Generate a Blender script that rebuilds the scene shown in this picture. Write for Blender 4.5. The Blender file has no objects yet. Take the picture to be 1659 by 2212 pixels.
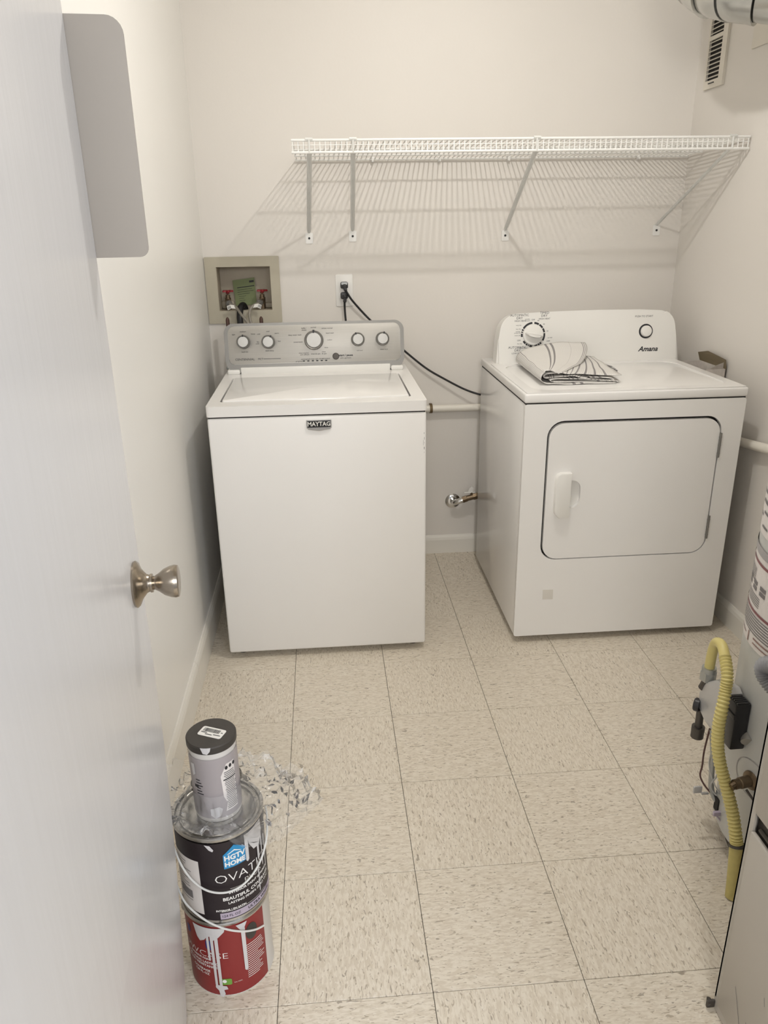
import bpy, bmesh, math, random
from math import sin, cos, pi, radians, sqrt
from mathutils import Vector, Matrix, noise
from mathutils.geometry import tessellate_polygon

random.seed(7)
S = bpy.context.scene
COL = S.collection
V = Vector

# ------------------------------------------------------------------ camera, world, light, exposure
cam_d = bpy.data.cameras.new('camera')
cam = bpy.data.objects.new('camera', cam_d); COL.objects.link(cam); S.camera = cam
YAW, PITCH, ROLL = 0.0741, 0.3611, -0.0160
fwd = V((sin(YAW)*cos(PITCH), cos(YAW)*cos(PITCH), -sin(PITCH)))
rt = V((cos(YAW), -sin(YAW), 0)); up = rt.cross(fwd)
rt, up = cos(ROLL)*rt + sin(ROLL)*up, -sin(ROLL)*rt + cos(ROLL)*up
m = Matrix((rt, up, -fwd)).transposed().to_4x4(); m.translation = (0.1432, -2.2893, 1.4242)
cam.matrix_world = m
cam_d.sensor_fit = 'HORIZONTAL'; cam_d.sensor_width = 36.0; cam_d.lens = 1653.44/1659*36
cam_d.clip_start = 0.01

w = bpy.data.worlds.new('hall_daylight'); S.world = w; w.use_nodes = True
w.node_tree.nodes['Background'].inputs[0].default_value = (0.90, 0.94, 1.0, 1)
w.node_tree.nodes['Background'].inputs[1].default_value = 0.65

S.view_settings.view_transform = 'Standard'; S.view_settings.look = 'None'
S.view_settings.gamma = 1; S.view_settings.use_curve_mapping = False
S.view_settings.exposure = -0.2
LAMP_P = (0.65, -0.41, 2.37); LAMP_R = 0.02; LAMP_W = 29.0
# the room's own bare ceiling bulb
lp_d = bpy.data.lights.new('ceiling_bulb', 'POINT'); lp_d.shadow_soft_size = LAMP_R; lp_d.energy = LAMP_W; lp_d.color = (1.0, 0.972, 0.935)
lp_o = bpy.data.objects.new('ceiling_bulb', lp_d); COL.objects.link(lp_o); lp_o.location = LAMP_P

# hall window daylight coming through the doorway from behind the photographer
al = bpy.data.lights.new('hall_window', 'AREA'); al.shape = 'RECTANGLE'; al.size = 0.9; al.size_y = 0.9
al.energy = 58; al.color = (0.86, 0.91, 1.0)
alo = bpy.data.objects.new('hall_window', al); COL.objects.link(alo)
alo.location = (1.45, -3.7, 2.05)
alo.rotation_euler = (V((-0.3, -0.7, 1.3)) - V(alo.location)).to_track_quat('-Z', 'Y').to_euler()

# added soft fill through the doorway, brightening machine fronts, floor and the gap
fill_d = bpy.data.lights.new('doorway_fill', 'AREA'); fill_d.shape = 'DISK'; fill_d.size = 0.7
fill_d.energy = 31; fill_d.color = (1.0, 0.97, 0.93)
fill_o = bpy.data.objects.new('doorway_fill', fill_d); COL.objects.link(fill_o)
fill_o.location = (0.12, -3.5, 1.92)
fill_o.rotation_euler = (V((0.5, 0.9, 0.5)) - V(fill_o.location)).to_track_quat('-Z', 'Y').to_euler()

# ------------------------------------------------------------------ materials
def lin(c):
    def f(x):
        x /= 255.0
        return x/12.92 if x <= 0.04045 else ((x+0.055)/1.055)**2.4
    return (f(c[0]), f(c[1]), f(c[2]), 1)

def pm(name, col, rough=0.5, metal=0.0, var=0.04, scale=12, bump=0.0, bscale=150, spec=0.5, coat=0.0, stretch=None):
    mt = bpy.data.materials.new(name); mt.use_nodes = True
    nt = mt.node_tree; n = nt.nodes; b = n['Principled BSDF']
    c = lin(col)
    b.inputs['Roughness'].default_value = rough; b.inputs['Metallic'].default_value = metal
    b.inputs['Specular IOR Level'].default_value = spec
    b.inputs['Coat Weight'].default_value = coat
    tc = n.new('ShaderNodeTexCoord'); mp = n.new('ShaderNodeMapping')
    nt.links.new(tc.outputs['Object'], mp.inputs[0])
    if stretch: mp.inputs['Scale'].default_value = stretch
    nz = n.new('ShaderNodeTexNoise'); nz.inputs['Scale'].default_value = scale; nz.inputs['Detail'].default_value = 3
    nt.links.new(mp.outputs[0], nz.inputs['Vector'])
    mx = n.new('ShaderNodeMix'); mx.data_type = 'RGBA'
    mx.inputs['A'].default_value = tuple(min(1, x*(1-var)) for x in c[:3]) + (1,)
    mx.inputs['B'].default_value = tuple(min(1, x*(1+var)) for x in c[:3]) + (1,)
    nt.links.new(nz.outputs['Fac'], mx.inputs['Factor']); nt.links.new(mx.outputs['Result'], b.inputs['Base Color'])
    if bump:
        bz = n.new('ShaderNodeTexNoise'); bz.inputs['Scale'].default_value = bscale; bz.inputs['Detail'].default_value = 2
        nt.links.new(mp.outputs[0], bz.inputs['Vector'])
        bp = n.new('ShaderNodeBump'); bp.inputs['Strength'].default_value = bump; bp.inputs['Distance'].default_value = 0.002
        nt.links.new(bz.outputs['Fac'], bp.inputs['Height']); nt.links.new(bp.outputs[0], b.inputs['Normal'])
    return mt

M = {}
M['wall'] = pm('wall_paint', (229, 224, 217), 0.5, var=0.015, scale=3, bump=0.12, bscale=90, spec=0.3)
M['wall_gloss_lit'] = pm('wall_paint_glossy_lit', (243, 241, 236), 0.34, var=0.02, scale=3, bump=0.12, bscale=40)  # left wall's brighter light put into a paler wall colour
M['ceiling'] = pm('ceiling_paint', (232, 229, 222), 0.8, var=0.02)
M['trim'] = pm('trim_paint', (234, 230, 221), 0.35, var=0.03, scale=9)
M['door'] = pm('door_paint', (218, 217, 217), 0.24, var=0.01, scale=2, bump=0.2, bscale=6, spec=0.6, stretch=(8, 8, 1.0))
M['plate'] = pm('shade_toned_plate', (142, 135, 126), 0.5, var=0.03)  # grey holds the shade on the plate's unlit side
M['enamel'] = pm('white_enamel', (243, 241, 238), 0.16, var=0.008, scale=6)
M['enamel_front'] = pm('white_enamel_front', (244, 242, 239), 0.3, var=0.01, scale=6, bump=0.05, bscale=220)
M['plastic'] = pm('white_plastic', (238, 236, 231), 0.35, var=0.015)
M['black'] = pm('black_rubber', (22, 22, 24), 0.45)
M['gap'] = pm('dark_gap', (40, 38, 36), 0.8)
M['print'] = pm('black_print', (40, 40, 44), 0.6)
M['print_grey'] = pm('grey_print', (120, 116, 116), 0.6)
M['wprint'] = pm('white_print', (236, 234, 230), 0.55)
M['steel'] = pm('brushed_steel', (182, 179, 173), 0.45, 0.6, 0.08, 10, 0.06, 60, stretch=(1, 60, 60))
M['steel_edge'] = pm('steel_border', (136, 134, 130), 0.42, 0.6, 0.05, 10)
M['chrome'] = pm('chrome', (215, 214, 212), 0.12, 1.0)
M['satin'] = pm('satin_nickel', (168, 158, 144), 0.24, 1.0, 0.08, 40, 0.05, 120, stretch=(1, 1, 12))
M['galv'] = pm('galvanised_steel', (176, 178, 176), 0.42, 0.75, 0.16, 35, 0.08, 60)
M['galv_bright'] = pm('bright_galvanised_steel', (196, 196, 192), 0.26, 0.9, 0.1, 30, 0.06, 40)
M['galv_dark'] = pm('dark_steel', (92, 88, 84), 0.5, 0.7, 0.2, 30)
M['wire'] = pm('white_vinyl_wire', (240, 239, 235), 0.35)
M['bracket'] = pm('bracket_steel', (222, 222, 218), 0.4, 0.1)
M['beige'] = pm('beige_plastic', (186, 179, 160), 0.5, var=0.05, scale=20)
M['beige_in'] = pm('beige_plastic_inside', (178, 168, 150), 0.6, var=0.1, scale=15)
M['brass'] = pm('tarnished_brass', (120, 104, 84), 0.4, 0.8, 0.2, 60)
M['redpaint'] = pm('red_handle_paint', (150, 40, 48), 0.4)
M['greenpaper'] = pm('green_paper', (128, 138, 98), 0.7, var=0.06, scale=30)
M['paper'] = pm('white_paper', (232, 230, 224), 0.7, var=0.03)
M['braid'] = pm('braided_hose', (150, 145, 136), 0.4, 0.5, 0.3, 400)
M['copper'] = pm('brown_pipe', (84, 62, 54), 0.4, 0.5, 0.2, 40)
M['pipe'] = pm('painted_pipe', (232, 227, 216), 0.35, var=0.03)
M['strap'] = pm('rusty_strap', (116, 98, 70), 0.6, 0.4, 0.25, 80)
M['tank'] = pm('grey_tank_enamel', (196, 196, 192), 0.35, var=0.02)
M['labelwhite'] = pm('label_paper', (226, 220, 216), 0.4, var=0.03)
M['labelgrey'] = pm('label_grey', (168, 164, 164), 0.45, var=0.1, scale=120)
M['maroon'] = pm('maroon_print', (132, 84, 86), 0.5)
M['housing'] = pm('grey_housing', (196, 195, 194), 0.35, 0.3)
M['blackplastic'] = pm('black_plastic', (38, 38, 40), 0.38)
M['yellow'] = pm('yellow_coating', (212, 198, 128), 0.42, var=0.07, scale=30)
M['yellowsleeve'] = pm('dirty_yellow_sleeve', (192, 178, 110), 0.5, var=0.16, scale=60)
M['greyhose'] = pm('grey_hose', (150, 150, 152), 0.5)
M['cabinet'] = pm('cabinet_enamel', (186, 180, 170), 0.45, var=0.03, scale=10)
M['cabdark'] = pm('cabinet_inside', (70, 64, 56), 0.7, var=0.4, scale=14)
M['cream'] = pm('cream_jacket', (222, 214, 200), 0.5, var=0.02)
M['grille'] = pm('grille_paint', (226, 220, 208), 0.45)
M['can_dark'] = pm('dark_plum_label', (30, 20, 26), 0.5, var=0.15, scale=20)
M['can_red'] = pm('red_label', (134, 38, 38), 0.45, var=0.05, scale=20)
M['tin'] = pm('tin', (190, 188, 184), 0.22, 1.0, 0.06, 30)
M['tinwhite'] = pm('can_white_side', (206, 202, 196), 0.4, var=0.04)
M['lilac'] = pm('lilac_band', (176, 164, 180), 0.5)
M['blue'] = pm('blue_logo', (40, 138, 190), 0.45)
M['darkblue'] = pm('dark_blue_spot', (36, 44, 120), 0.45)
M['green'] = pm('green_logo', (112, 160, 66), 0.45)
M['drip'] = pm('dried_paint', (206, 204, 204), 0.4, bump=0.2, bscale=60)
M['greylabel'] = pm('grey_jar_label', (164, 157, 158), 0.4, var=0.03)
M['lid'] = pm('black_lid', (58, 54, 50), 0.5, var=0.1, scale=40)
M['carton'] = pm('carton_outside', (206, 198, 190), 0.6, var=0.25, scale=50)
M['cartonin'] = pm('carton_inside', (122, 108, 84), 0.75, var=0.06)
M['cartonprint'] = pm('carton_print', (150, 122, 114), 0.6, var=0.35, scale=60)
M['dryerblue'] = pm('pale_blue_sheet', (168, 184, 196), 0.8)
M['tape'] = pm('clear_tape', (226, 222, 214), 0.25)
M['wiredark'] = pm('dark_wire', (96, 70, 66), 0.4, 0.3)
M['stain'] = pm('floor_scuff', (200, 190, 172), 0.6)

def bag_mat():
    mt = bpy.data.materials.new('clear_film'); mt.use_nodes = True; nt = mt.node_tree; n = nt.nodes; n.clear()
    o = n.new('ShaderNodeOutputMaterial'); t = n.new('ShaderNodeBsdfTransparent'); g = n.new('ShaderNodeBsdfGlossy')
    g.inputs['Roughness'].default_value = 0.16; t.inputs[0].default_value = (1, 1, 1, 1)
    lw = n.new('ShaderNodeLayerWeight'); lw.inputs[0].default_value = 0.24
    tc = n.new('ShaderNodeTexCoord'); nz = n.new('ShaderNodeTexNoise'); nz.inputs['Scale'].default_value = 55
    bp = n.new('ShaderNodeBump'); bp.inputs['Strength'].default_value = 0.5; bp.inputs['Distance'].default_value = 0.004
    nt.links.new(tc.outputs['Object'], nz.inputs['Vector']); nt.links.new(nz.outputs['Fac'], bp.inputs['Height'])
    nt.links.new(bp.outputs[0], g.inputs['Normal']); nt.links.new(bp.outputs[0], lw.inputs['Normal'])
    mx = n.new('ShaderNodeMixShader'); nt.links.new(lw.outputs['Fresnel'], mx.inputs[0])
    df = n.new('ShaderNodeBsdfDiffuse'); df.inputs[0].default_value = (.9, .9, .9, 1); hz = n.new('ShaderNodeMixShader'); hz.inputs[0].default_value = 0.10
    nt.links.new(t.outputs[0], hz.inputs[1]); nt.links.new(df.outputs[0], hz.inputs[2])
    nt.links.new(hz.outputs[0], mx.inputs[1]); nt.links.new(g.outputs[0], mx.inputs[2]); nt.links.new(mx.outputs[0], o.inputs[0])
    return mt
M['film'] = bag_mat()

def tile_mat(name, along_x):
    mt = bpy.data.materials.new(name); mt.use_nodes = True; nt = mt.node_tree; n = nt.nodes; b = n['Principled BSDF']
    L = nt.links.new
    tc = n.new('ShaderNodeTexCoord'); oi = n.new('ShaderNodeObjectInfo')
    sc = n.new('ShaderNodeMath'); sc.operation = 'MULTIPLY'; sc.inputs[1].default_value = 37.0
    L(oi.outputs['Random'], sc.inputs[0])
    ad = n.new('ShaderNodeVectorMath'); ad.operation = 'ADD'
    L(tc.outputs['Object'], ad.inputs[0]); L(sc.outputs[0], ad.inputs[1])
    def layer(sx, sy, detail, dist, lo, hi):
        mp = n.new('ShaderNodeMapping'); mp.inputs['Scale'].default_value = (sx, sy, 1) if along_x else (sy, sx, 1)
        L(ad.outputs[0], mp.inputs[0])
        z = n.new('ShaderNodeTexNoise'); z.inputs['Scale'].default_value = 1; z.inputs['Detail'].default_value = detail
        z.inputs['Distortion'].default_value = dist
        L(mp.outputs[0], z.inputs['Vector'])
        r = n.new('ShaderNodeValToRGB'); r.color_ramp.elements[0].position = lo; r.color_ramp.elements[1].position = hi
        L(z.outputs['Fac'], r.inputs[0]); return r
    r1 = layer(55, 190, 2, 0.6, 0.40, 0.60)      # soft mottling
    r2 = layer(75, 260, 1, 0.8, 0.63, 0.69)      # thin dark flecks
    r3 = layer(48, 130, 1, 0.5, 0.70, 0.74)      # larger chips
    r4 = layer(80, 240, 1, 0.5, 0.66, 0.72)      # pale flecks
    def mix(a, col, fac_node, k):
        ml = n.new('ShaderNodeMath'); ml.operation = 'MULTIPLY'; ml.inputs[1].default_value = k
        L(fac_node.outputs[0], ml.inputs[0])
        x = n.new('ShaderNodeMix'); x.data_type = 'RGBA'
        if isinstance(a, tuple): x.inputs['A'].default_value = a
        else: L(a.outputs['Result'], x.inputs['A'])
        x.inputs['B'].default_value = col; L(ml.outputs[0], x.inputs['Factor']); return x
    x = mix(lin((224, 215, 199)), lin((210, 199, 181)), r1, 1.0)
    x = mix(x, lin((234, 227, 214)), r4, 0.6)
    x = mix(x, lin((160, 146, 126)), r2, 0.75)
    x = mix(x, lin((138, 126, 110)), r3, 0.7)
    L(x.outputs['Result'], b.inputs['Base Color'])
    b.inputs['Roughness'].default_value = 0.38
    return mt
M['tile_x'] = tile_mat('vinyl_tile_grain_across', True)
M['tile_y'] = tile_mat('vinyl_tile_grain_along', False)

def towel_mat():
    mt = bpy.data.materials.new('striped_cotton'); mt.use_nodes = True; nt = mt.node_tree; n = nt.nodes; b = n['Principled BSDF']
    L = nt.links.new
    uv = n.new('ShaderNodeUVMap'); uv.uv_map = 'UVMap'; sp = n.new('ShaderNodeSeparateXYZ'); L(uv.outputs[0], sp.inputs[0])
    r = n.new('ShaderNodeValToRGB'); r.color_ramp.interpolation = 'CONSTANT'
    base = lin((232, 229, 224)); dk = lin((150, 146, 145)); md = lin((205, 201, 197))
    fr = n.new('ShaderNodeMath'); fr.operation = 'FRACT'; L(sp.outputs['X'], fr.inputs[0]); L(fr.outputs[0], r.inputs[0])
    el = r.color_ramp.elements
    el[0].position = 0; el[0].color = base; el[1].position = 0.999; el[1].color = base
    for a, wd, c in ((.05, .008, dk), (.085, .008, dk), (.12, .008, dk), (.155, .008, dk), (.19, .008, dk), (.225, .008, dk), (.26, .01, dk),
                     (.52, .016, dk), (.56, .016, dk), (.72, .005, md), (.88, .011, dk), (.91, .011, dk), (.94, .011, dk)):
        e = el.new(a); e.color = c; e = el.new(a+wd); e.color = base
    w2 = n.new('ShaderNodeTexWave'); w2.inputs['Scale'].default_value = 40; L(uv.outputs[0], w2.inputs['Vector'])
    mx = n.new('ShaderNodeMix'); mx.data_type = 'RGBA'; mx.blend_type = 'MULTIPLY'; mx.inputs['Factor'].default_value = 0.12
    L(r.outputs[0], mx.inputs['A']); L(w2.outputs['Color'], mx.inputs['B']); L(mx.outputs['Result'], b.inputs['Base Color'])
    b.inputs['Roughness'].default_value = 0.9
    return mt
M['towel'] = towel_mat()

# ------------------------------------------------------------------ mesh helpers (all coordinates in metres, world frame)
def wl(o):
    v = V((0, 0, 0))
    while o: v = v + V(o.location); o = o.parent
    return v

def obj(name, bm, mat, parent=None, smooth=False, loc=None, label=None):
    me = bpy.data.meshes.new(name)
    off = V(loc) if loc is not None else (wl(parent) if parent else V((0, 0, 0)))
    bmesh.ops.translate(bm, verts=bm.verts, vec=-off)
    bmesh.ops.recalc_face_normals(bm, faces=bm.faces)
    bm.to_mesh(me); bm.free()
    mats = mat if isinstance(mat, (list, tuple)) else [mat]
    for mm in mats: me.materials.append(M[mm])
    if smooth:
        for p in me.polygons: p.use_smooth = True
        try: me.set_sharp_from_angle(angle=radians(35))
        except Exception: pass
    o = bpy.data.objects.new(name, me); COL.objects.link(o)
    if parent: o.parent = parent
    if loc is not None: o.location = V(loc) - (wl(parent) if parent else V((0, 0, 0)))
    if label: o['label'] = label
    return o

def inst(src, loc, parent, rot=None, name=None, scale=None):
    o = src.copy(); COL.objects.link(o); o.parent = parent
    o.location = V(loc) - (wl(parent) if parent else V((0, 0, 0)))
    if rot is not None: o.rotation_euler = rot
    if scale is not None: o.scale = scale
    return o

def thing(name, label, cat, loc, group=None):
    o = bpy.data.objects.new(name, None); COL.objects.link(o); o.location = loc
    o.empty_display_size = 0.05; o['label'] = label; o['category'] = cat
    if group: o['group'] = group
    return o

def tag(o, label, cat, group=None):
    o['label'] = label; o['category'] = cat
    if group: o['group'] = group
    return o

def struct(o): o['kind'] = 'structure'; return o

B = bmesh.new
def box(bm, x0, x1, y0, y1, z0, z1, bev=0.0, seg=2, mi=0):
    r = bmesh.ops.create_cube(bm, size=1)
    vs = r['verts']
    for v in vs: v.co = V((x0+(v.co.x+.5)*(x1-x0), y0+(v.co.y+.5)*(y1-y0), z0+(v.co.z+.5)*(z1-z0)))
    if mi:
        for v in vs:
            for f in v.link_faces: f.material_index = mi
    if bev:
        es = list({e for v in vs for e in v.link_edges})
        bmesh.ops.bevel(bm, geom=es, offset=bev, segments=seg, affect='EDGES', profile=0.5)
    return bm

def xf(bm, mat, start=0):
    bm.verts.ensure_lookup_table()
    for v in bm.verts[start:]: v.co = mat @ v.co

def rrect(w, h, r, n=6, cx=0, cy=0):
    pts = []
    rs = r if isinstance(r, (tuple, list)) else (r,)*4     # br, tr, tl, bl
    for (sx, sy, a0), rr in zip(((1, -1, -90), (1, 1, 0), (-1, 1, 90), (-1, -1, 180)), rs):
        for i in range(n+1):
            a = radians(a0+90*i/n)
            pts.append((cx+sx*(w/2-rr)+rr*cos(a), cy+sy*(h/2-rr)+rr*sin(a)))
    return pts

def circ(r, n=32, cx=0, cy=0):
    return [(cx+r*cos(2*pi*i/n), cy+r*sin(2*pi*i/n)) for i in range(n)]

def prism(bm, outer, d, f, holes=(), bev=0.0):
    """polygon (with holes) in (u,v), extruded from w=0 to w=d; f maps (u,v,w) to 3D"""
    loops = [list(outer)] + [list(h) for h in holes]
    fl = [p for l in loops for p in l]
    tris = tessellate_polygon([[V((p[0], p[1], 0)) for p in l] for l in loops])
    a = [bm.verts.new(f(p[0], p[1], 0)) for p in fl]; b = [bm.verts.new(f(p[0], p[1], d)) for p in fl]
    if not holes:
        fa = [bm.faces.new(a[::-1]), bm.faces.new(b)]
    else:
        for t in tris:
            for q in (a, b):
                try: bm.faces.new([q[i] for i in t])
                except ValueError: pass
    k = 0
    for l in loops:
        n = len(l)
        for i in range(n):
            j = (i+1) % n
            bm.faces.new((a[k+i], a[k+j], b[k+j], b[k+i]))
        k += n
    if bev and not holes:
        es = [e for e in fa[1].edges]
        bmesh.ops.bevel(bm, geom=es, offset=bev, segments=2, affect='EDGES', profile=0.5)
    return bm

FY = lambda y: (lambda u, v, w: V((u, y-w, v)))       # plane facing the camera (-y), extruded towards -y
FZ = lambda z: (lambda u, v, w: V((u, v, z+w)))
FX = lambda x, s=1: (lambda u, v, w: V((x+s*w, u, v)))

def tube(bm, pts, r, seg=10, cap=True):
    P = [V(p) for p in pts]; n = len(P)
    R = r if isinstance(r, (list, tuple)) else [r]*n
    t0 = (P[1]-P[0]).normalized()
    nrm = t0.orthogonal().normalized(); rings = []
    for i in range(n):
        t = (P[min(i+1, n-1)]-P[max(i-1, 0)])
        t = t.normalized() if t.length > 1e-9 else t0
        nrm = (nrm - t*nrm.dot(t)); nrm = nrm.normalized() if nrm.length > 1e-6 else t.orthogonal().normalized()
        bn = t.cross(nrm)
        rings.append([bm.verts.new(P[i]+(nrm*cos(2*pi*k/seg)+bn*sin(2*pi*k/seg))*R[i]) for k in range(seg)])
    for i in range(n-1):
        for k in range(seg):
            bm.faces.new((rings[i][k], rings[i][(k+1) % seg], rings[i+1][(k+1) % seg], rings[i+1][k]))
    if cap:
        bm.faces.new(rings[0][::-1]); bm.faces.new(rings[-1])
    return bm

def smooth_path(pts, n=8):
    P = [V(p) for p in pts]; out = []
    for i in range(len(P)-1):
        a, b, c, d = P[max(i-1, 0)], P[i], P[i+1], P[min(i+2, len(P)-1)]
        for k in range(n):
            t = k/n
            out.append(0.5*((2*b)+(c-a)*t+(2*a-5*b+4*c-d)*t*t+(3*b-a-3*c+d)*t**3))
    out.append(P[-1]); return out

def lathe(bm, prof, f, seg=32, cap=True):
    """prof: list of (radius, height); f maps (x,y,h) local to 3D"""
    rings = []
    for r, h in prof:
        rings.append([bm.verts.new(f(r*cos(2*pi*k/seg), r*sin(2*pi*k/seg), h)) for k in range(seg)])
    for i in range(len(rings)-1):
        for k in range(seg):
            bm.faces.new((rings[i][k], rings[i][(k+1) % seg], rings[i+1][(k+1) % seg], rings[i+1][k]))
    if cap:
        bm.faces.new(rings[0][::-1]); bm.faces.new(rings[-1])
    return bm

def frame_f(o, ax):
    """local frame at o with height axis ax"""
    a = V(ax).normalized(); u = V((0, 0, 1)).cross(a)
    u = u.normalized() if u.length > 1e-5 else V((1, 0, 0))
    v = a.cross(u); o = V(o)
    return lambda x, y, h: o+u*x+v*y+a*h

def text(bm, s, size, f, align='CENTER', w=0.0, shear=0.0, sx=1.0):
    cu = bpy.data.curves.new('t', 'FONT'); cu.body = s; cu.size = size; cu.align_x = align; cu.align_y = 'CENTER'
    cu.resolution_u = 2; cu.shear = shear
    if w: cu.offset = w
    o = bpy.data.objects.new('t', cu); COL.objects.link(o)
    dg = bpy.context.evaluated_depsgraph_get()
    me = bpy.data.meshes.new_from_object(o.evaluated_get(dg))
    bpy.data.objects.remove(o); bpy.data.curves.remove(cu)
    vs = [bm.verts.new(f(v.co.x*sx, v.co.y)) for v in me.vertices]
    for p in me.polygons:
        try: bm.faces.new([vs[i] for i in p.vertices])
        except ValueError: pass
    bpy.data.meshes.remove(me)
    return bm

def quad(bm, f, u0, u1, v0, v1):
    return bm.faces.new([bm.verts.new(f(u, v)) for u, v in ((u0, v0), (u1, v0), (u1, v1), (u0, v1))])

# ------------------------------------------------------------------ the room
XL, XR, YB, YFR, ZC = -0.315, 1.605, 0.92, -2.0, 2.44
FL0 = obj('floor', box(B(), XL-.1, XR+.1, -3.6, YB+.1, -0.06, -0.003), 'gap'); struct(FL0); FL0['label'] = 'pale speckled vinyl tile floor'
T = 0.3048
tile_cache = {}
for i in range(-2, 6):
    for j in range(-4, 10):
        x0, x1 = max(i*T, XL), min((i+1)*T, XR); y1, y0 = min(-(j)*T+0, YB), max(-(j+1)*T, YFR-1.2)
        if x1-x0 < .004 or y1-y0 < .004: continue
        k = (round(x1-x0, 4), round(y1-y0, 4), (i+j) % 2)
        c = ((x0+x1)/2, (y0+y1)/2, 0)
        if k in tile_cache: inst(tile_cache[k], c, FL0)
        else:
            g = .0006
            tile_cache[k] = obj('tile', box(B(), x0+g, x1-g, y0+g, y1-g, -.0028, 0, .0005, 1), 'tile_x' if (i+j) % 2 == 0 else 'tile_y', FL0, loc=c)

bx0, bx1, bz0, bz1 = -0.270, -0.055, 1.100, 1.273      # hole for the washer outlet box
bm = B(); prism(bm, [(XL, 0), (XR, 0), (XR, ZC), (XL, ZC)], -0.11, FY(YB), [[(bx0, bz0), (bx1, bz0), (bx1, bz1), (bx0, bz1)]])
struct(obj('wall_back', bm, 'wall'))
struct(obj('wall_left', box(B(), XL-.1, XL, YFR-.1, YB+.11, 0, ZC), 'wall_gloss_lit'))
struct(obj('wall_right', box(B(), XR, XR+.1, YFR-.1, YB+.11, 0, ZC), 'wall'))
struct(obj('ceiling', box(B(), XL-.1, XR+.1, YFR-.1, YB+.11, ZC, ZC+.08), 'ceiling'))
DX0, DX1 = -0.09, 0.76
bm = B(); prism(bm, [(XL, 0), (DX0, 0), (DX0, 2.05), (DX1, 2.05), (DX1, 0), (XR, 0), (XR, ZC), (XL, ZC)], 0.1, FY(YFR))
struct(obj('wall_front', bm, 'wall'))
bm = B()
box(bm, DX0-.07, DX0, YFR, YFR+.012, 0, 2.12, .003); box(bm, DX1, DX1+.07, YFR, YFR+.012, 0, 2.12, .003); box(bm, DX0, DX1, YFR, YFR+.012, 2.05, 2.12, .003)
struct(obj('trim_1', bm, 'trim'))

def baseprof(h): return [(0, 0), (0, h), (-.004, h), (-.009, h-.010), (-.012, h-.022), (-.012, 0)]
def baseboard(name, f, L0, L1, h):
    bm = B(); pr = baseprof(h)
    a = [bm.verts.new(f(L0, d, z)) for d, z in pr]; b = [bm.verts.new(f(L1, d, z)) for d, z in pr]
    n = len(pr)
    for i in range(n): bm.faces.new((a[i], a[(i+1) % n], b[(i+1) % n], b[i]))
    bm.faces.new(a[::-1]); bm.faces.new(b)
    return struct(obj(name, bm, 'trim'))
baseboard('baseboard_back', lambda l, d, z: V((l, YB+d, z)), XL, XR, .086)
baseboard('baseboard_right', lambda l, d, z: V((XR+d, l, z)), YFR, YB-.012, .088)
baseboard('baseboard_left', lambda l, d, z: V((XL-d, l, z)), -.118, YB-.012, .116)
baseboard('baseboard_left_front', lambda l, d, z: V((XL-d, l, z)), YFR, -.120, .116)

# ------------------------------------------------------------------ ceiling lamp (out of frame, the room's own light)
lampo = thing('ceiling_lamp', 'bare round bulb in a porcelain holder on the ceiling', 'lamp', (LAMP_P[0], LAMP_P[1], ZC))
bm = B(); lathe(bm, [(.05, 0), (.055, -.006), (.035, -.018), (.02, -.024)], frame_f((LAMP_P[0], LAMP_P[1], ZC), (0, 0, 1)))
obj('lamp_holder', bm, 'plastic', lampo, True)
bm = B(); lathe(bm, [(.013, -.024), (.014, -.032), (.017, -.042), (.015, -.046)], frame_f((LAMP_P[0], LAMP_P[1], ZC), (0, 0, 1)), 20)
obj('bulb_neck', bm, 'plastic', lampo, True)

# ------------------------------------------------------------------ the open door at the left
E0 = V((-0.1430, -1.2270, 0)); dd = V((-0.0872, 0.9962, 0)); dn = V((0.9962, 0.0872, 0))
DL, DT = 0.757, 0.035
def warp(z): return -0.030*max(0.0, (0.72-z)/0.72)**1.6       # the slab bows a little towards its foot
def fD(a, n, z): return E0 + dd*(-a) + dn*(n+warp(z)) + V((0, 0, z))
bm = B(); NZ = 16; zs = [0.006+(2.03-.006)*k/NZ for k in range(NZ+1)]
cs = [[bm.verts.new(fD(a, n, z)) for a, n in ((0, 0), (DL, 0), (DL, -DT), (0, -DT))] for z in zs]
for k in range(NZ):
    for q in range(4): bm.faces.new((cs[k][q], cs[k][(q+1) % 4], cs[k+1][(q+1) % 4], cs[k+1][q]))
bm.faces.new(cs[0][::-1]); bm.faces.new(cs[-1])
bmesh.ops.recalc_face_normals(bm, faces=bm.faces)
bmesh.ops.bevel(bm, geom=[e for e in bm.edges if len(e.link_faces) == 2 and e.calc_face_angle(0) > 1.0], offset=.0015, segments=2, affect='EDGES')
door = obj('door_1', bm, 'door'); struct(door); door['label'] = 'open white painted door with a brushed metal knob'
kz = 0.951
K0 = fD(0.060, 0, kz)
def knob_at(K, s, name):
    f = frame_f(K, dn*s)
    bm = B(); lathe(bm, [(.0325, 0), (.0335, .003), (.031, .006), (.022, .010), (.0135, .017), (.012, .021), (.0135, .022), (.0135, .025), (.010, .026)], f, 36)
    r = obj('knob_rosette', bm, 'satin', door, True)
    bm = B(); lathe(bm, [(.0095, .024), (.010, .028), (.0135, .034), (.019, .041), (.0225, .050), (.0235, .056), (.0225, .0605), (.019, .0615)], f, 36)
    k = obj('door_knob', bm, 'satin', door, True)
knob_at(K0, 1, 'a'); knob_at(fD(0.060, -DT, kz), -1, 'b')
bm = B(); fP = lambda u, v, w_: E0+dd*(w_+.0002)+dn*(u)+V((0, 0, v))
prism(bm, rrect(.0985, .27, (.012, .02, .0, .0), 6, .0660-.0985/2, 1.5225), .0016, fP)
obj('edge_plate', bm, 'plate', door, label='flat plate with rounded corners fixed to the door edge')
bm = B(); 
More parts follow.
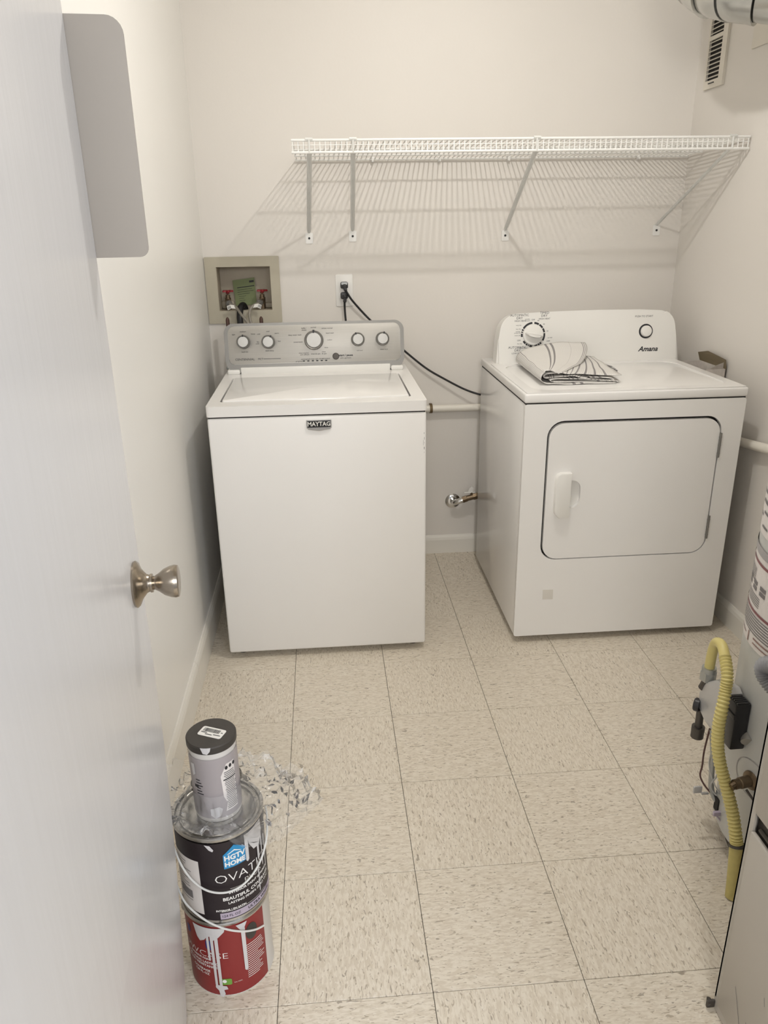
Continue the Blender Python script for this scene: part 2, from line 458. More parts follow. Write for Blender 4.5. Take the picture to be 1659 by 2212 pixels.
for hz in (.25, 1.05, 1.8): tube(bm, [fD(DL+.002, .006, hz-.045), fD(DL+.002, .006, hz+.045)], .006, 10)
obj('hinge', bm, 'satin', door, True)

# ------------------------------------------------------------------ washing machine
WX0, WX1, WYF, WYB = -0.229, 0.459, 0.077, 0.757
wm = thing('washing_machine', 'white top-loading washing machine with a brushed metal control panel', 'washer', ((WX0+WX1)/2, (WYF+WYB)/2, 0))
obj('body', box(B(), WX0, WX1, WYF, WYB, .024, .862, .008, 3), 'enamel_front', wm, True)
bm = B(); box(bm, WX0+.004, WX1-.004, WYF+.004, WYB, .860, .867)
obj('seam', bm, 'gap', wm)
bm = B(); prism(bm, rrect(WX1-WX0+.004, WYB-WYF+.004, .014, 5, (WX0+WX1)/2, (WYF+WYB)/2), .033, FZ(.866), [rrect(.612, .402, .010, 4, .112, .343)])
obj('top_panel', bm, 'enamel', wm, True)
bm = B(); prism(bm, rrect(.600, .394, .010, 4, .112, .343), .036, FZ(.8665), bev=.004); obj('lid', bm, 'enamel', wm, True)
# console
ct = radians(10.5)
def fC(u, v, w_):        # u = x, v = up along the tilted face from its foot, w = out of the face
    return V((u, .6235+v*sin(ct)-w_*cos(ct), .905+v*cos(ct)+w_*sin(ct)))
cw0, cw1, ch = -.226, .447, .180
bm = B()
for xs in (0,):
    o_ = rrect(cw1-cw0, ch, (.045, .036, .036, .045), 7, (cw0+cw1)/2, ch/2)
    prism(bm, o_, -.055, lambda u, v, w_: fC(u, v, w_))
cons = obj('console', bm, 'steel_edge', wm, True)
bm = B(); box(bm, cw0+.004, cw1-.004, .664, .735, .898, 1.06, .006); obj('console_housing', bm, 'plastic', wm, True)
bm = B(); box(bm, cw0+.055, cw1-.055, .6235, .70, .898, .9235, .002)
obj('console_foot', bm, 'plastic', wm, True)
for q in (cw0+.005, cw1-.052):
    bm = B(); box(bm, q, q+.047, .621, .70, .898, .917, .006); obj('console_end', bm, 'plastic', wm, True)
bm = B(); prism(bm, rrect(cw1-cw0-.028, ch-.040, (.020, .026, .026, .020), 6, (cw0+cw1)/2, ch/2+.010), .003, fC, bev=.0015)
face = obj('console_face', bm, 'steel', wm, True)
def washer_knob(u, v, R, ang):
    o_ = fC(u, v, .003); a = V((0, -cos(ct), sin(ct))); f = frame_f(o_, a)
    bm = B(); lathe(bm, [(R, 0), (R, .004), (R*.97, .018), (R*.90, .021), (R*.82, .020), (R*.80, .016)], f, 36)
    k = obj('control_knob', bm, 'steel_edge', wm, True)
    bm = B(); lathe(bm, [(R*.80, .015), (R*.76, .0225), (R*.72, .0245), (R*.4, .0250)], f, 36)
    obj('knob_cap', bm, 'satin_cap' if 'satin_cap' in M else 'chrome', k, True)
    bm = B(); d = V((sin(ang), 0, 0))+V((0, sin(ct), cos(ct)))*cos(ang); s_ = a.cross(d)
    c0 = o_+a*.0215+d*(R*.86)
    for q in (0,):
        vs = [bm.verts.new(c0+d*(R*.16)*i_+s_*(R*.11)*j_+a*h) for h in (0, .004) for i_, j_ in ((-1, -.5), (-1, .5), (1, 1), (1, -1))]
        bm.faces.new(vs[0:4]); bm.faces.new(vs[4:8])
        for i_ in range(4): bm.faces.new((vs[i_], vs[(i_+1) % 4], vs[4+(i_+1) % 4], vs[4+i_]))
    obj('pointer', bm, 'black', k)
M['satin_cap'] = pm('satin_cap', (200, 199, 196), 0.5, 0.35, 0.04, 40)
kn = [(-.155, .112, .0255, 0), (-.063, .110, .0255, .5), (.107, .112, .036, 0), (.272, .111, .0255, -.35), (.365, .111, .0255, .25)]
for u, v, R, a in kn: washer_knob(u, v, R, a)
f2 = lambda u0, v0, s=0: (lambda u, v: fC(u0+u, v0+v, .0036))
bm = B()
text(bm, 'CENTENNIAL', .0115, f2(-.153, .048), sx=1.05); obj('lettering', bm, 'print', face)
bm = B(); text(bm, 'MCT', .0105, f2(-.095, .048), sx=.9); obj('lettering', bm, 'print', face)
bm = B(); text(bm, 'start / pause', .0105, f2(.225, .054), w=.0003); obj('lettering', bm, 'print', face)
bm = B()
for t_, u, v in (('light', -.190, .140), ('medium', -.155, .150), ('heavy', -.118, .141), ('load size', -.152, .076),
                 ('cold', -.098, .140), ('cool', -.063, .149), ('warm', -.030, .141), ('hot', -.022, .112), ('tap', -.102, .112), ('cold', -.104, .105), ('wash temp', -.060, .078),
                 ('bulky /', .072, .157), ('sheets', .072, .150), ('normal', .107, .159), ('whites normal', .158, .155), ('hand wash', .168, .137), ('colors', .166, .112), ('rinse', .152, .084),
                 ('deep water wash', .037, .133), ('powerwash', .048, .107), ('clean washer', .067, .066), ('with affresh', .070, .060), ('drain & spin', .112, .062), ('rinse', .142, .069), ('& spin', .144, .062),
                 ('progress', .048, .036), ('sensing', .066, .0435), ('wash', .083, .0435), ('rinse', .099, .0435), ('spin', .115, .0435), ('done', .131, .0435), ('lid locked', .150, .0435),
                 ('add a garment', .224, .044)):
    text(bm, t_, .0072, f2(u, v))
text(bm, 'soil level', .0065, f2(.278, .070)); text(bm, 'water level', .0065, f2(.370, .072))
quad(bm, f2(0, 0), -.084, -.020, .0475, .049)
obj('small_lettering', bm, 'print', face)['kind'] = 'stuff'
bm = B(); 
for i_ in range(6): prism(bm, rrect(.0085, .0042, .0015, 2, .066+i_*.0168, .0365), .0015, lambda u, v, w_: fC(u, v, .003+w_))
ind = obj('indicator_light', bm, 'black', face)
bm = B(); lathe(bm, [(.0125, 0), (.0125, .003), (.0105, .0055), (.004, .0065)], frame_f(fC(.187, .051, .003), V((0, -cos(ct), sin(ct)))), 24)
obj('start_button', bm, 'galv_dark', wm, True)
# badge
bm = B(); prism(bm, [(.078, .848), (.157, .848), (.157, .823), (.151, .817), (.117, .812), (.084, .817), (.078, .823)], .005, FY(WYF), bev=.001)
bd = obj('badge', bm, 'chrome', wm)
bm = B(); prism(bm, [(.0815, .8455), (.1535, .8455), (.1535, .8245), (.0815, .8245)], .001, FY(WYF-.005)); bf = obj('badge_face', bm, 'black', bd)
bm = B(); text(bm, 'MAYTAG', .0195, lambda u, v: V((.1175+u, WYF-.0064, .835+v)), w=.0004, sx=.92); obj('lettering', bm, 'paper', bd)
for x_ in (WX0+.04, WX1-.04):
    for y_ in (WYF+.06, WYB-.05):
        bm = B(); lathe(bm, [(.018, 0), (.018, .012), (.008, .013), (.008, .03)], frame_f((x_, y_, 0), (0, 0, 1)), 16); obj('foot', bm, 'black', wm, True)
bm = B()
for k in range(5): box(bm, .4515+.0007*(k % 3), .4525+.0006*(k % 2), WYF-.0006, WYF+.001, .79-.016*k-.003*(k % 2), .795-.016*k)
box(bm, .449, .4495, WYF-.0006, WYF+.001, .752, .770)
obj('scuff_mark', bm, 'print_grey', wm, label='small grey scuffs near the top right edge')

# ------------------------------------------------------------------ dryer
DX, DX2, DYF, DYB = 0.779, 1.516, 0.0834, 0.795
dr = thing('clothes_dryer', 'white front-loading clothes dryer with a striped towel on top', 'dryer', ((DX+DX2)/2, (DYF+DYB)/2, 0))
obj('body', box(B(), DX, DX2, DYF+.018, DYB, .027, .872, .006, 2), 'enamel', dr, True)
dx0, dx1, dz0, dz1 = .857, 1.446, .322, .815
dcx, dcz = (dx0+dx1)/2, (dz0+dz1)/2
bm = B(); prism(bm, rrect(DX2-DX, .845, .008, 3, (DX+DX2)/2, .4495), .018, FY(DYF+.018), [rrect(dx1-dx0, dz1-dz0, .055, 7, dcx, dcz)])
obj('front_panel', bm, 'enamel_front', dr, True)
bm = B(); prism(bm, rrect(dx1-dx0+.02, dz1-dz0+.02, .06, 7, dcx, dcz), .001, FY(DYF+.0185)); obj('door_recess', bm, 'gap', dr)
pk = rrect(.040, .098, (.03, .03, .004, .004), 6, .963, .560)
bm = B(); prism(bm, rrect(dx1-dx0-.0125, dz1-dz0-.0125, .050, 7, dcx+.0015, dcz-.0025), .0155, FY(DYF+.0165), [pk])
dd_ = obj('door', bm, 'enamel_front', dr, True)
bm = B(); prism(bm, rrect(.0405, .0985, (.03, .03, .004, .004), 6, .963, .560), .001, FY(DYF+.0166)); obj('handle_pocket', bm, 'plastic', dd_)
bm = B()
hs = [(.892, .640-.018), (.898, .634), (.909, .640), (.945, .640), (.945, .482), (.910, .482), (.895, .497), (.892, .510)]
prism(bm, hs, .020, FY(DYF+.001), bev=.005); obj('handle', bm, 'plastic', dd_, True)
for hz in (.714, .420):
    bm = B(); tube(bm, [V((1.4445, DYF-.0015, hz-.042)), V((1.4445, DYF-.0015, hz+.042))], .0045, 10)
    for q in (-.028, 0, .028): tube(bm, [V((1.4445, DYF-.0015, hz+q-.001)), V((1.4445, DYF-.0015, hz+q+.001))], .0052, 10)
    obj('hinge', bm, 'steel_edge', dr, True)
bm = B(); prism(bm, [(.875, .208), (.912, .207), (.913, .169), (.876, .170)], .0006, FY(DYF)); obj('tape_square', bm, 'tape', dr, label='small square of clear tape near the bottom left')
bm = B(); box(bm, DX+.003, DX2-.003, DYF+.004, DYB, .870, .877); obj('seam', bm, 'gap', dr)
bm = B(); box(bm, DX-.002, DX2+.002, DYF-.001, DYB, .876, .906, .006, 3)
tp = obj('top_panel', bm, 'enamel', dr, True)
bm = B(); prism(bm, rrect(DX2-DX-.008, .552, .006, 3, (DX+DX2)/2, DYF+.279), .0035, FZ(.9055), [rrect(.660, .462, .06, 7, (DX+DX2)/2, DYF+.272)])
obj('top_rim', bm, 'enamel', dr, True)
ctd = radians(9.0)
def fDc(u, v, w_): return V((u, .630+v*sin(ctd)-w_*cos(ctd), .9055+v*cos(ctd)+w_*sin(ctd)))
prof = [(.803, 0), (1.531, 0)]
def arc(cx, cz, rx, rz, a0, a1, n=9): return [(cx+rx*cos(radians(a0+(a1-a0)*i/n)), cz+rz*sin(radians(a0+(a1-a0)*i/n))) for i in range(n+1)]
prof = [(.804, 0)] + [(1.529, 0), (1.512, .105)] + arc(1.448, .125, .060, .065, 10, 85, 8) + [(1.36, .1945), (1.20, .1965), (1.05, .1950)] + arc(.885, .118, .068, .072, 96, 172, 8) + [(.812, .095)]
bm = B(); prism(bm, prof, -.075, fDc)
es = [e for e in bm.edges if all(abs((v.co-V((0, .630, .9055))).dot(V((0, -cos(ctd), sin(ctd))))) < .001 for v in e.verts) and e.calc_length() < .7]
bmesh.ops.bevel(bm, geom=es, offset=.010, segments=4, affect='EDGES')
dc = obj('console', bm, 'plastic', dr, True)
f3 = lambda u0, v0: (lambda u, v: fDc(u0+u, v0+v, .0004))
tk = (.946, .110)
bm = B()
for a0, a1 in ((94, 148), (152, 160), (164, 170), (174, 190), (212, 228), (231, 240), (243, 248), (251, 266), (278, 294), (297, 305), (308, 316), (329, 366), (10, 30), (34, 56), (60, 84)):
    n = max(2, int((a1-a0)/6)); ii = [bm.verts.new(fDc(tk[0]+.0405*cos(radians(a0+(a1-a0)*i/n)), tk[1]+.0405*sin(radians(a0+(a1-a0)*i/n)), .0006)) for i in range(n+1)]
    oo = [bm.verts.new(fDc(tk[0]+.0475*cos(radians(a0+(a1-a0)*i/n)), tk[1]+.0475*sin(radians(a0+(a1-a0)*i/n)), .0006)) for i in range(n+1)]
    for i in range(n): bm.faces.new((ii[i], oo[i], oo[i+1], ii[i+1]))
obj('dial_ring', bm, 'print', dr)
an = V((0, -cos(ctd), sin(ctd)))
bm = B(); lathe(bm, [(.040, 0), (.040, .004), (.038, .0075), (.020, .009)], frame_f(fDc(tk[0], tk[1], 0), an), 40); tkn = obj('timer_knob', bm, 'plastic', dr, True)
bm = B()
gp = [(.034*cos(t_)*1.0, .0105*sin(t_)) for t_ in [2*pi*i/20 for i in range(20)]]
ga = radians(-11)
prism(bm, [(tk[0]+x_*cos(ga)-y_*sin(ga), tk[1]+x_*sin(ga)+y_*cos(ga)) for x_, y_ in gp], .022, lambda u, v, w_: fDc(u, v, .0085+w_), bev=.005)
obj('knob_grip', bm, 'plastic', tkn, True)
bm = B()
for t_, u, v, s in (('AUTOMATIC', -.053, .073, .0125), ('DRY', -.053, .062, .0125), ('HIGH HEAT', -.050, .052, .0085), ('TIMED', .044, .080, .0125), ('DRY', .043, .069, .0125), ('HIGH HEAT', .044, .058, .0085),
                    ('AUTOMATIC', -.060, -.047, .0125), ('DRY', -.060, -.058, .0125), ('LOW HEAT', -.061, -.069, .0085),
                    ('wrinkle', -.022, .058, .0062), ('prevent', -.022, .052, .0062), ('OFF', .000, .055, .008), ('60', .020, .052, .007), ('40', .042, .038, .007), ('20', .056, .012, .007), ('OFF', .060, -.026, .008),
                    ('less dry', -.057, .022, .0062), ('energy', -.059, .013, .0062), ('preferred', -.061, .0075, .0062), ('more dry', -.060, -.002, .0062), ('very dry', -.056, .036, .0062), ('OFF', -.055, -.021, .008), ('less dry', -.052, -.033, .0062),
                    ('more dry', -.020, -.057, .0062), ('OFF', .004, -.057, .008), ('energy preferred', -.040, -.049, .0062), ('20', .022, -.052, .007), ('40', .036, -.043, .007), ('air fluff', .066, -.013, .0062)):
    text(bm, t_, s, f3(tk[0]+u, tk[1]+v))
obj('small_lettering', bm, 'print', dr)['kind'] = 'stuff'
bm = B(); text(bm, 'PUSH TO START', .0098, f3(1.382, .168)); obj('lettering', bm, 'print', dr)
bm = B(); text(bm, 'Amana', .026, f3(1.402, .044), shear=.35, w=.0007, sx=1.05); obj('lettering', bm, 'print', dr)
bm = B(); o_ = circ(.0275, 36, 1.391, .112); i_ = circ(.0215, 36, 1.391, .112); prism(bm, o_, .0008, fDc, [i_]); obj('button_ring', bm, 'print', dr)
bm = B(); lathe(bm, [(.0212, 0), (.0212, .008), (.019, .0125), (.012, .0145), (.004, .015)], frame_f(fDc(1.391, .112, 0), an), 32); obj('start_button', bm, 'plastic', dr, True)
for x_ in (DX+.05, DX2-.05):
    for y_ in (DYF+.07, DYB-.05):
        bm = B(); lathe(bm, [(.018, 0), (.018, .012), (.008, .013), (.008, .03)], frame_f((x_, y_, 0), (0, 0, 1)), 16); obj('foot', bm, 'black', dr, True)

# ------------------------------------------------------------------ wire shelf
SX0, SX1, SYF, SYB, SZF, SZB, SZL = .066, 1.598, .45, .905, 1.676, 1.655, 1.641
sh = thing('wire_shelf', 'long white wire shelf on four slanted struts high on the wall', 'shelf', ((SX0+SX1)/2, YB, SZB))
sz = lambda y: SZF+(SZB-SZF)*(y-SYF)/(SYB-SYF)
def wire_bm(x):
    bm = B(); pts = [V((x, SYB, SZB)), V((x, SYF+.006, SZF)), V((x, SYF, SZF-.004)), V((x, SYF, SZL))]
    return tube(bm, pts, .0022, 6)
N = 88; w0 = None
for i in range(N):
    x = SX0+.004+(SX1-SX0-.008)*i/(N-1)
    if w0 is None: w0 = obj('wire', wire_bm(x), 'wire', sh, True, loc=(x, SYF, SZL))
    else: inst(w0, (x, SYF, SZL), sh)
for y_, z_, r_ in ((SYB, SZB-.004, .0035), (.785, sz(.785)-.004, .0036), (.63, sz(.63)-.004, .0036), (SYF, SZF+.001, .0042), (SYF-.001, (SZF+SZL)/2+.004, .0014), (SYF-.001, SZL, .0042)):
    bm = B(); tube(bm, [V((SX0, y_, z_)), V((SX1, y_, z_))], r_, 8); obj('rail', bm, 'wire', sh, True)
for fx, tx, fz in ((.104, .123, 1.372), (.275, .265, 1.377), (.885, .871, 1.370), (1.506, 1.539, 1.380)):
    bm = B(); hw = .0085
    foot = V((fx, YB-.004, fz+.022)); top = V((tx, SYF+.004, SZL+.004))
    d_ = (top-foot).normalized(); s_ = V((1, 0, 0)); nrm = s_.cross(d_).normalized()
    for a, b_ in ((foot, top),):
        ring = [[bm.verts.new(p+s_*sx_*hw*k_+nrm*q) for sx_, q in ((-1, 0), (-.45, .004), (.45, .004), (1, 0), (.45, .0015), (-.45, .0015))] for p, k_ in ((foot, .8), (foot+d_*.03, 1), (top, 1))]
        for r_ in range(2):
            for k in range(6): bm.faces.new((ring[r_][k], ring[r_][(k+1) % 6], ring[r_+1][(k+1) % 6], ring[r_+1][k]))
        bm.faces.new(ring[0][::-1]); bm.faces.new(ring[-1])
    br = obj('bracket', bm, 'bracket', sh, True)
    bm = B(); prism(bm, rrect(.029, .040, .004, 3, fx, fz), .003, FY(YB-.0005)); obj('wall_foot', bm, 'wire', br)
    bm = B(); lathe(bm, [(.0042, 0), (.0042, .0025), (.002, .003)], frame_f((fx, YB-.0035, fz), (0, -1, 0)), 14); obj('screw', bm, 'black', br, True)
    bm = B(); tube(bm, [V((tx-.012, SYF-.002, SZF+.004)), V((tx+.012, SYF-.002, SZF+.004))], .005, 8); tube(bm, [V((tx, SYF-.003, SZL)), V((tx, SYF-.003, SZF+.004))], .0035, 8)
    obj('hook', bm, 'bracket', br, True)
for cx in (.36, .615, .885, 1.40):
    bm = B(); box(bm, cx-.006, cx+.006, SYB-.006, YB, SZB-.014, SZB+.006, .003); obj('wall_clip', bm, 'wire', sh, True)

# ------------------------------------------------------------------ washer outlet box with valves
ob = thing('washer_outlet_box', 'beige recessed washer outlet box with two red valve handles', 'outlet box', (-.165, YB, 1.05))
bm = B(); prism(bm, rrect(.292, .256, .004, 2, -.166, 1.181), .007, FY(YB-.0005), [[(bx0+.002, bz0+.002), (bx1-.002, bz0+.002), (bx1-.002, bz1-.002), (bx0+.002, bz1-.002)]])
obj('frame', bm, 'beige', ob)
bm = B(); e = .0004
x0, x1, z0, z1, yb_, yf_ = bx0+e, bx1-e, bz0+e, bz1-e, 1.012, YB-.002
t_ = .003
box(bm, x0, x1, yb_, yb_+t_, z0, z1); box(bm, x0, x0+t_, yf_, yb_, z0, z1); box(bm, x1-t_, x1, yf_, yb_, z0, z1); box(bm, x0+t_, x1-t_, yf_, yb_, z0, z0+t_); box(bm, x0+t_, x1-t_, yf_, yb_, z1-t_, z1)
obj('box_shell', bm, 'beige_in', ob)
bm = B(); box(bm, x0+t_, x0+.055, .985, yb_, z0+t_, 1.135, .008); box(bm, x1-.055, x1-t_, .985, yb_, z0+t_, 1.125, .008); obj('pipe_collar', bm, 'beige_in', ob, True)
for vx in (-.236, -.098):
    s = 1 if vx < -.15 else -1
    bm = B(); tube(bm, [V((vx, .965, 1.104)), V((vx, .965, 1.150))], .012, 14); tube(bm, [V((vx, .965, 1.150)), V((vx, .965, 1.160))], .009, 12)
    tube(bm, [V((vx, .965, 1.135)), V((vx+s*.008, .925, 1.133))], .0115, 14); tube(bm, [V((vx, .965, 1.160)), V((vx, .965, 1.172))], .004, 8)
    va = obj('valve', bm, 'brass', ob, True)
    bm = B()
    star = [((.0185+.0045*cos(5*a))*cos(a), (.0185+.0045*cos(5*a))*sin(a)) for a in [2*pi*i/40 for i in range(40)]]
    prism(bm, star, .007, lambda u, v, w_: V((vx+u, .965+v, 1.172+w_)), bev=.002)
    lathe(bm, [(.008, 0), (.006, .006)], frame_f((vx, .965, 1.166), (0, 0, 1)), 14)
    obj('valve_handle', bm, 'redpaint', va, True)
bm = B(); fG = lambda u, v, w_: V((-.170+u, 1.004-w_-.10*max(0, 0), 1.168+v))
prism(bm, [(-.047, .046), (.042, .056), (.045, -.050), (-.040, -.055)], .0008, fG); tg = obj('paper_tag', bm, 'greenpaper', ob, label='green paper tag behind the valves')
bm = B(); fq = lambda u, v: fG(u, v+.11*u, .0013)
for k, (a, b_, h) in enumerate(((-.030, .040, .0035), (-.030, .030, .0015), (-.030, .036, .0015), (-.030, .020, .0015), (-.026, .004, .0012), (-.026, -.004, .0012), (-.026, .0, .0012), (-.026, -.01, .0012))):
    quad(bm, fq, a, b_, .018-.0085*k, .018-.0085*k+h)
quad(bm, fq, .020, .039, .034, .042)
obj('tag_print', bm, 'print', tg)
for i, (pts, lab, nm) in enumerate((
        ([(-.231, .918, 1.132), (-.222, .900, 1.130), (-.200, .885, 1.122), (-.178, .845, 1.098), (-.158, .825, 1.075), (-.146, .810, 1.055), (-.145, .79, 1.00), (-.145, .778, .85), (-.145, .778, .55)], 'grey braided supply hose from the left valve behind the washer', 'L'),
        ([(-.103, .918, 1.132), (-.112, .900, 1.131), (-.130, .885, 1.124), (-.143, .872, 1.108), (-.145, .858, 1.085), (-.138, .850, 1.055), (-.11, .85, 1.00), (-.06, .85, .85), (-.05, .85, .55)], 'grey braided supply hose from the right valve behind the washer', 'R'))):
    hz = thing('supply_hose', lab, 'hose', pts[0])
    bm = B(); tube(bm, smooth_path(pts, 8), .0052, 10); obj('hose', bm, 'braid', hz, True)
    bm = B(); d_ = (V(pts[1])-V(pts[0])).normalized(); tube(bm, [V(pts[0])-d_*.0, V(pts[0])+d_*.012], .0125, 12); tube(bm, [V(pts[0])+d_*.012, V(pts[0])+d_*.018], .009, 12)
    obj('coupling_nut', bm, 'steel_edge', hz, True)
    bm = B(); c_ = V(pts[2]); sg = -1 if i == 0 else 1
    q = [[V((0, 0, .004)), V((sg*.020, -.006, .008)), V((sg*.034, -.008, .002))], [V((-sg*.003, -.006, -.008)), V((sg*.016, -.010, -.006)), V((sg*.030, -.010, -.013))]]
    vv = [[bm.verts.new(c_+p) for p in r_] for r_ in q]
    for k in range(2): bm.faces.new((vv[0][k], vv[0][k+1], vv[1][k+1], vv[1][k]))
    lb = obj('paper_label', bm, 'paper', hz)
    bm = B()
    for k in range(5):
        a = q[0][1].lerp(q[0][2], .1+k*.18)+c_+V((0, -.0008, 0)); b_ = q[1][1].lerp(q[1][2], .1+k*.18)+c_+V((0, -.0008, 0))
        a, b_ = a.lerp(b_, .15), a.lerp(b_, .85); ww = V((.0012, 0, -.0004))
        bm.faces.new([bm.verts.new(p) for p in (a, a+ww, b_+ww, b_)])
    obj('label_print', bm, 'print', lb)
bm = B(); tube(bm, smooth_path([(-.168, .955, 1.105), (-.174, .935, 1.122), (-.182, .905, 1.115), (-.186, .880, 1.085), (-.186, .868, 1.05), (-.20, .84, .98), (-.205, .840, .80), (-.205, .840, .4)], 8), .0125, 14)
tag(obj('drain_hose', bm, 'black', None, True), 'thick black drain hose arching from the outlet box behind the washer', 'hose')
for k, (x_, lab) in enumerate(((-.229, 'brown round-topped pipe stub below the left red valve'), (-.098, 'brown round-topped pipe stub below the right red valve'))):
    bm = B(); tube(bm, [V((x_, .825, .90)), V((x_, .825, 1.076)), V((x_, .825, 1.082)), V((x_, .825, 1.086)), V((x_, .825, 1.088))], [.0075, .0075, .0062, .0038, .001], 12)
    ps = thing('pipe_stub', lab, 'pipe', (x_, .825, .90), 'brown pipe stubs behind the washer')
    obj('pipe', bm, 'copper', ps, True)
    bm = B(); box(bm, x_-.012, x_+.012, .757, .834, .895, .905, .002); obj('pipe_bracket', bm, 'galv', ps)

# ------------------------------------------------------------------ electrical outlet and cords
el = thing('electrical_outlet', 'white electrical outlet plate on the wall above the washer', 'outlet', (.235, YB, 1.172))
bm = B(); prism(bm, rrect(.070, .125, .005, 3, .2355, 1.172), .005, FY(YB-.0003), bev=.002); op = obj('cover_plate', bm, 'plastic', el, True)
for z_ in (1.193, 1.151):
    bm = B(); prism(bm, rrect(.034, .030, .012, 5, .2355, z_), .0015, FY(YB-.0053)); obj('receptacle', bm, 'plastic', op)
def cord(lab, plug_c, pts, cls):
    c = thing('power_cord', lab, 'cord', plug_c)
    bm = B(); tube(bm, smooth_path(pts, 8), .0042, 8); obj('cable', bm, 'black', c, True)
    x_, y_, z_ = plug_c
    bm = B(); prism(bm, rrect(.030, .026, .007, 4, x_, z_), .018, FY(YB-.007), bev=.004); tube(bm, smooth_path([(x_, YB-.020, z_), (x_+.002, YB-.027, z_-.012), pts[0]], 4), [.010]*4+[.007]*4+[.0055], 10)
    pl = obj('plug', bm, 'blackplastic', c, True)
    if cls:
        bm = B(); prism(bm, rrect(.024, .010, .004, 3, x_, z_+.007), .001, FY(YB-.0252)); obj('plug_face', bm, 'galv', pl)
cord('thick black power cord running from the upper socket down to the dryer', (.235, YB-.007, 1.193),
     [(.241, YB-.030, 1.172), (.262, .892, 1.138), (.300, .898, 1.093), (.337, .900, 1.054), (.400, .900, .995), (.480, .900, .923), (.566, .895, .853), (.644, .890, .806), (.724, .880, .764), (.785, .870, .742), (.822, .860, .736), (.86, .84, .74)], True)
cord('straight black power cord hanging from the lower socket behind the washer', (.234, YB-.007, 1.153),
     [(.234, YB-.030, 1.128), (.234, .895, 1.10), (.236, .890, 1.06), (.240, .87, 1.0), (.25, .83, .90), (.25, .80, .80)], False)

# ------------------------------------------------------------------ wall pipes and low shut-off valve
pb = thing('wall_pipe', 'cream painted pipe running along the back wall between the machines', 'pipe', (.6, .898, .679))
bm = B(); tube(bm, [V((XL+.01, .898, .681)), V((XR-.022, .898, .677))], .0155, 16); obj('pipe', bm, 'pipe', pb, True)
bm = B()
for k in range(13):
    a = radians(-100+200*k/12)
    if k: pass
rg = [(V((.588-.006, .898-.0172*cos(a_), .679+.0172*sin(a_))), V((.588+.006, .898-.0172*cos(a_), .679+.0172*sin(a_)))) for a_ in [radians(-95+190*k/14) for k in range(15)]]
rg = [(a-V((0, 0, 0)), b_) for a, b_ in rg]
vv = [(bm.verts.new(a), bm.verts.new(b_)) for a, b_ in rg]
for k in range(14): bm.faces.new((vv[k][0], vv[k][1], vv[k+1][1], vv[k+1][0]))
box(bm, .582, .594, .900, .919, .6955, .6985); box(bm, .582, .594, .900, .919, .6595, .6625)
obj('pipe_strap', bm, 'strap', pb, True, label='rusty strap')
pr_ = thing('wall_pipe', 'cream painted pipe on the right wall between dryer and water heater', 'pipe', (XR-.019, 0, .70))
bm = B(); tube(bm, [V((XR-.020, .878, .64)), V((XR-.020, .20, .688)), V((XR-.020, .03, .709)), V((XR-.020, -1.2, .80))], .0160, 16); obj('pipe', bm, 'pipe', pr_, True)
sv = thing('shutoff_valve', 'small brass gas shutoff valve low on the wall between the machines', 'valve', (.692, YB, .25))
bm = B(); lathe(bm, [(.0335, 0), (.0335, .003), (.028, .007), (.016, .009)], frame_f((.692, YB, .250), (0, -1, 0)), 32); obj('escutcheon', bm, 'chrome', sv, True)
bm = B(); tube(bm, smooth_path([(.692, .918, .250), (.692, .895, .252), (.700, .878, .258), (.722, .873, .266), (.742, .873, .272)], 5), .0125, 14); obj('elbow', bm, 'chrome', sv, True)
bm = B(); tube(bm, [V((.728, .873, .268)), V((.748, .873, .275))], .0150, 6); tube(bm, [V((.748, .873, .275)), V((.790, .873, .285))], .0125, 14); tube(bm, [V((.775, .873, .281)), V((.800, .873, .287))], .0155, 6)
tube(bm, [V((.768, .873, .282)), V((.768, .873, .303))], .006, 10); obj('valve_body', bm, 'brass', sv, True)
bm = B(); box(bm, .735, .785, .868, .878, .300, .304, .001); prism(bm, [(.752, .302), (.772, .302), (.776, .322), (.768, .330), (.758, .322)], .004, FY(.875)); obj('lever', bm, 'plastic', sv, True)
bm = B(); tube(bm, smooth_path([(.798, .873, .287), (.83, .87, .29), (.90, .86, .29), (1.0, .85, .28)], 5), .011, 12); obj('gas_connector', bm, 'galv', sv, True)

# ------------------------------------------------------------------ carton wedged between dryer and wall
ca = thing('dryer_sheet_carton', 'torn open carton wedged between dryer and right wall', 'carton', (1.560, .48, .712))
cx0, cx1, cy0, cy1, cz0, cz1 = 1.523, 1.597, .392, .582, .7165, .908
t_ = .0012
bm = B(); box(bm, cx0, cx0+t_, cy0, cy1, cz0, cz1-.022); box(bm, cx1-t_, cx1, cy0, cy1, cz0, cz1); box(bm, cx0, cx1, cy0, cy0+t_, cz0, cz1); box(bm, cx0, cx1, cy1-t_, cy1, cz0, cz1); box(bm, cx0, cx1, cy0, cy1, cz0, cz0+t_)
obj('carton_body', bm, 'carton', ca)
bm = B(); box(bm, cx0-.0006, cx0-.0001, cy0+.025, cy1-.004, .80, cz1-.024); obj('carton_print', bm, 'cartonprint', ca)
bm = B()
fl = [(cx1-.001, cy0-.004, cz1), (cx1-.001, cy1+.012, cz1), (cx1-.008, cy1+.020, cz1+.030), (cx1-.010, cy1-.06, cz1+.046), (cx1-.012, cy0+.03, cz1+.040), (cx1-.006, cy0-.002, cz1+.034)]
a = [bm.verts.new(p) for p in fl]; b_ = [bm.verts.new(V(p)+V((t_, 0, 0))) for p in fl]
bm.faces.new(a); bm.faces.new(b_[::-1])
for i in range(6): bm.faces.new((a[i], a[(i+1) % 6], b_[(i+1) % 6], b_[i]))
obj('carton_flap', bm, 'cartonin', ca)
bm = B()
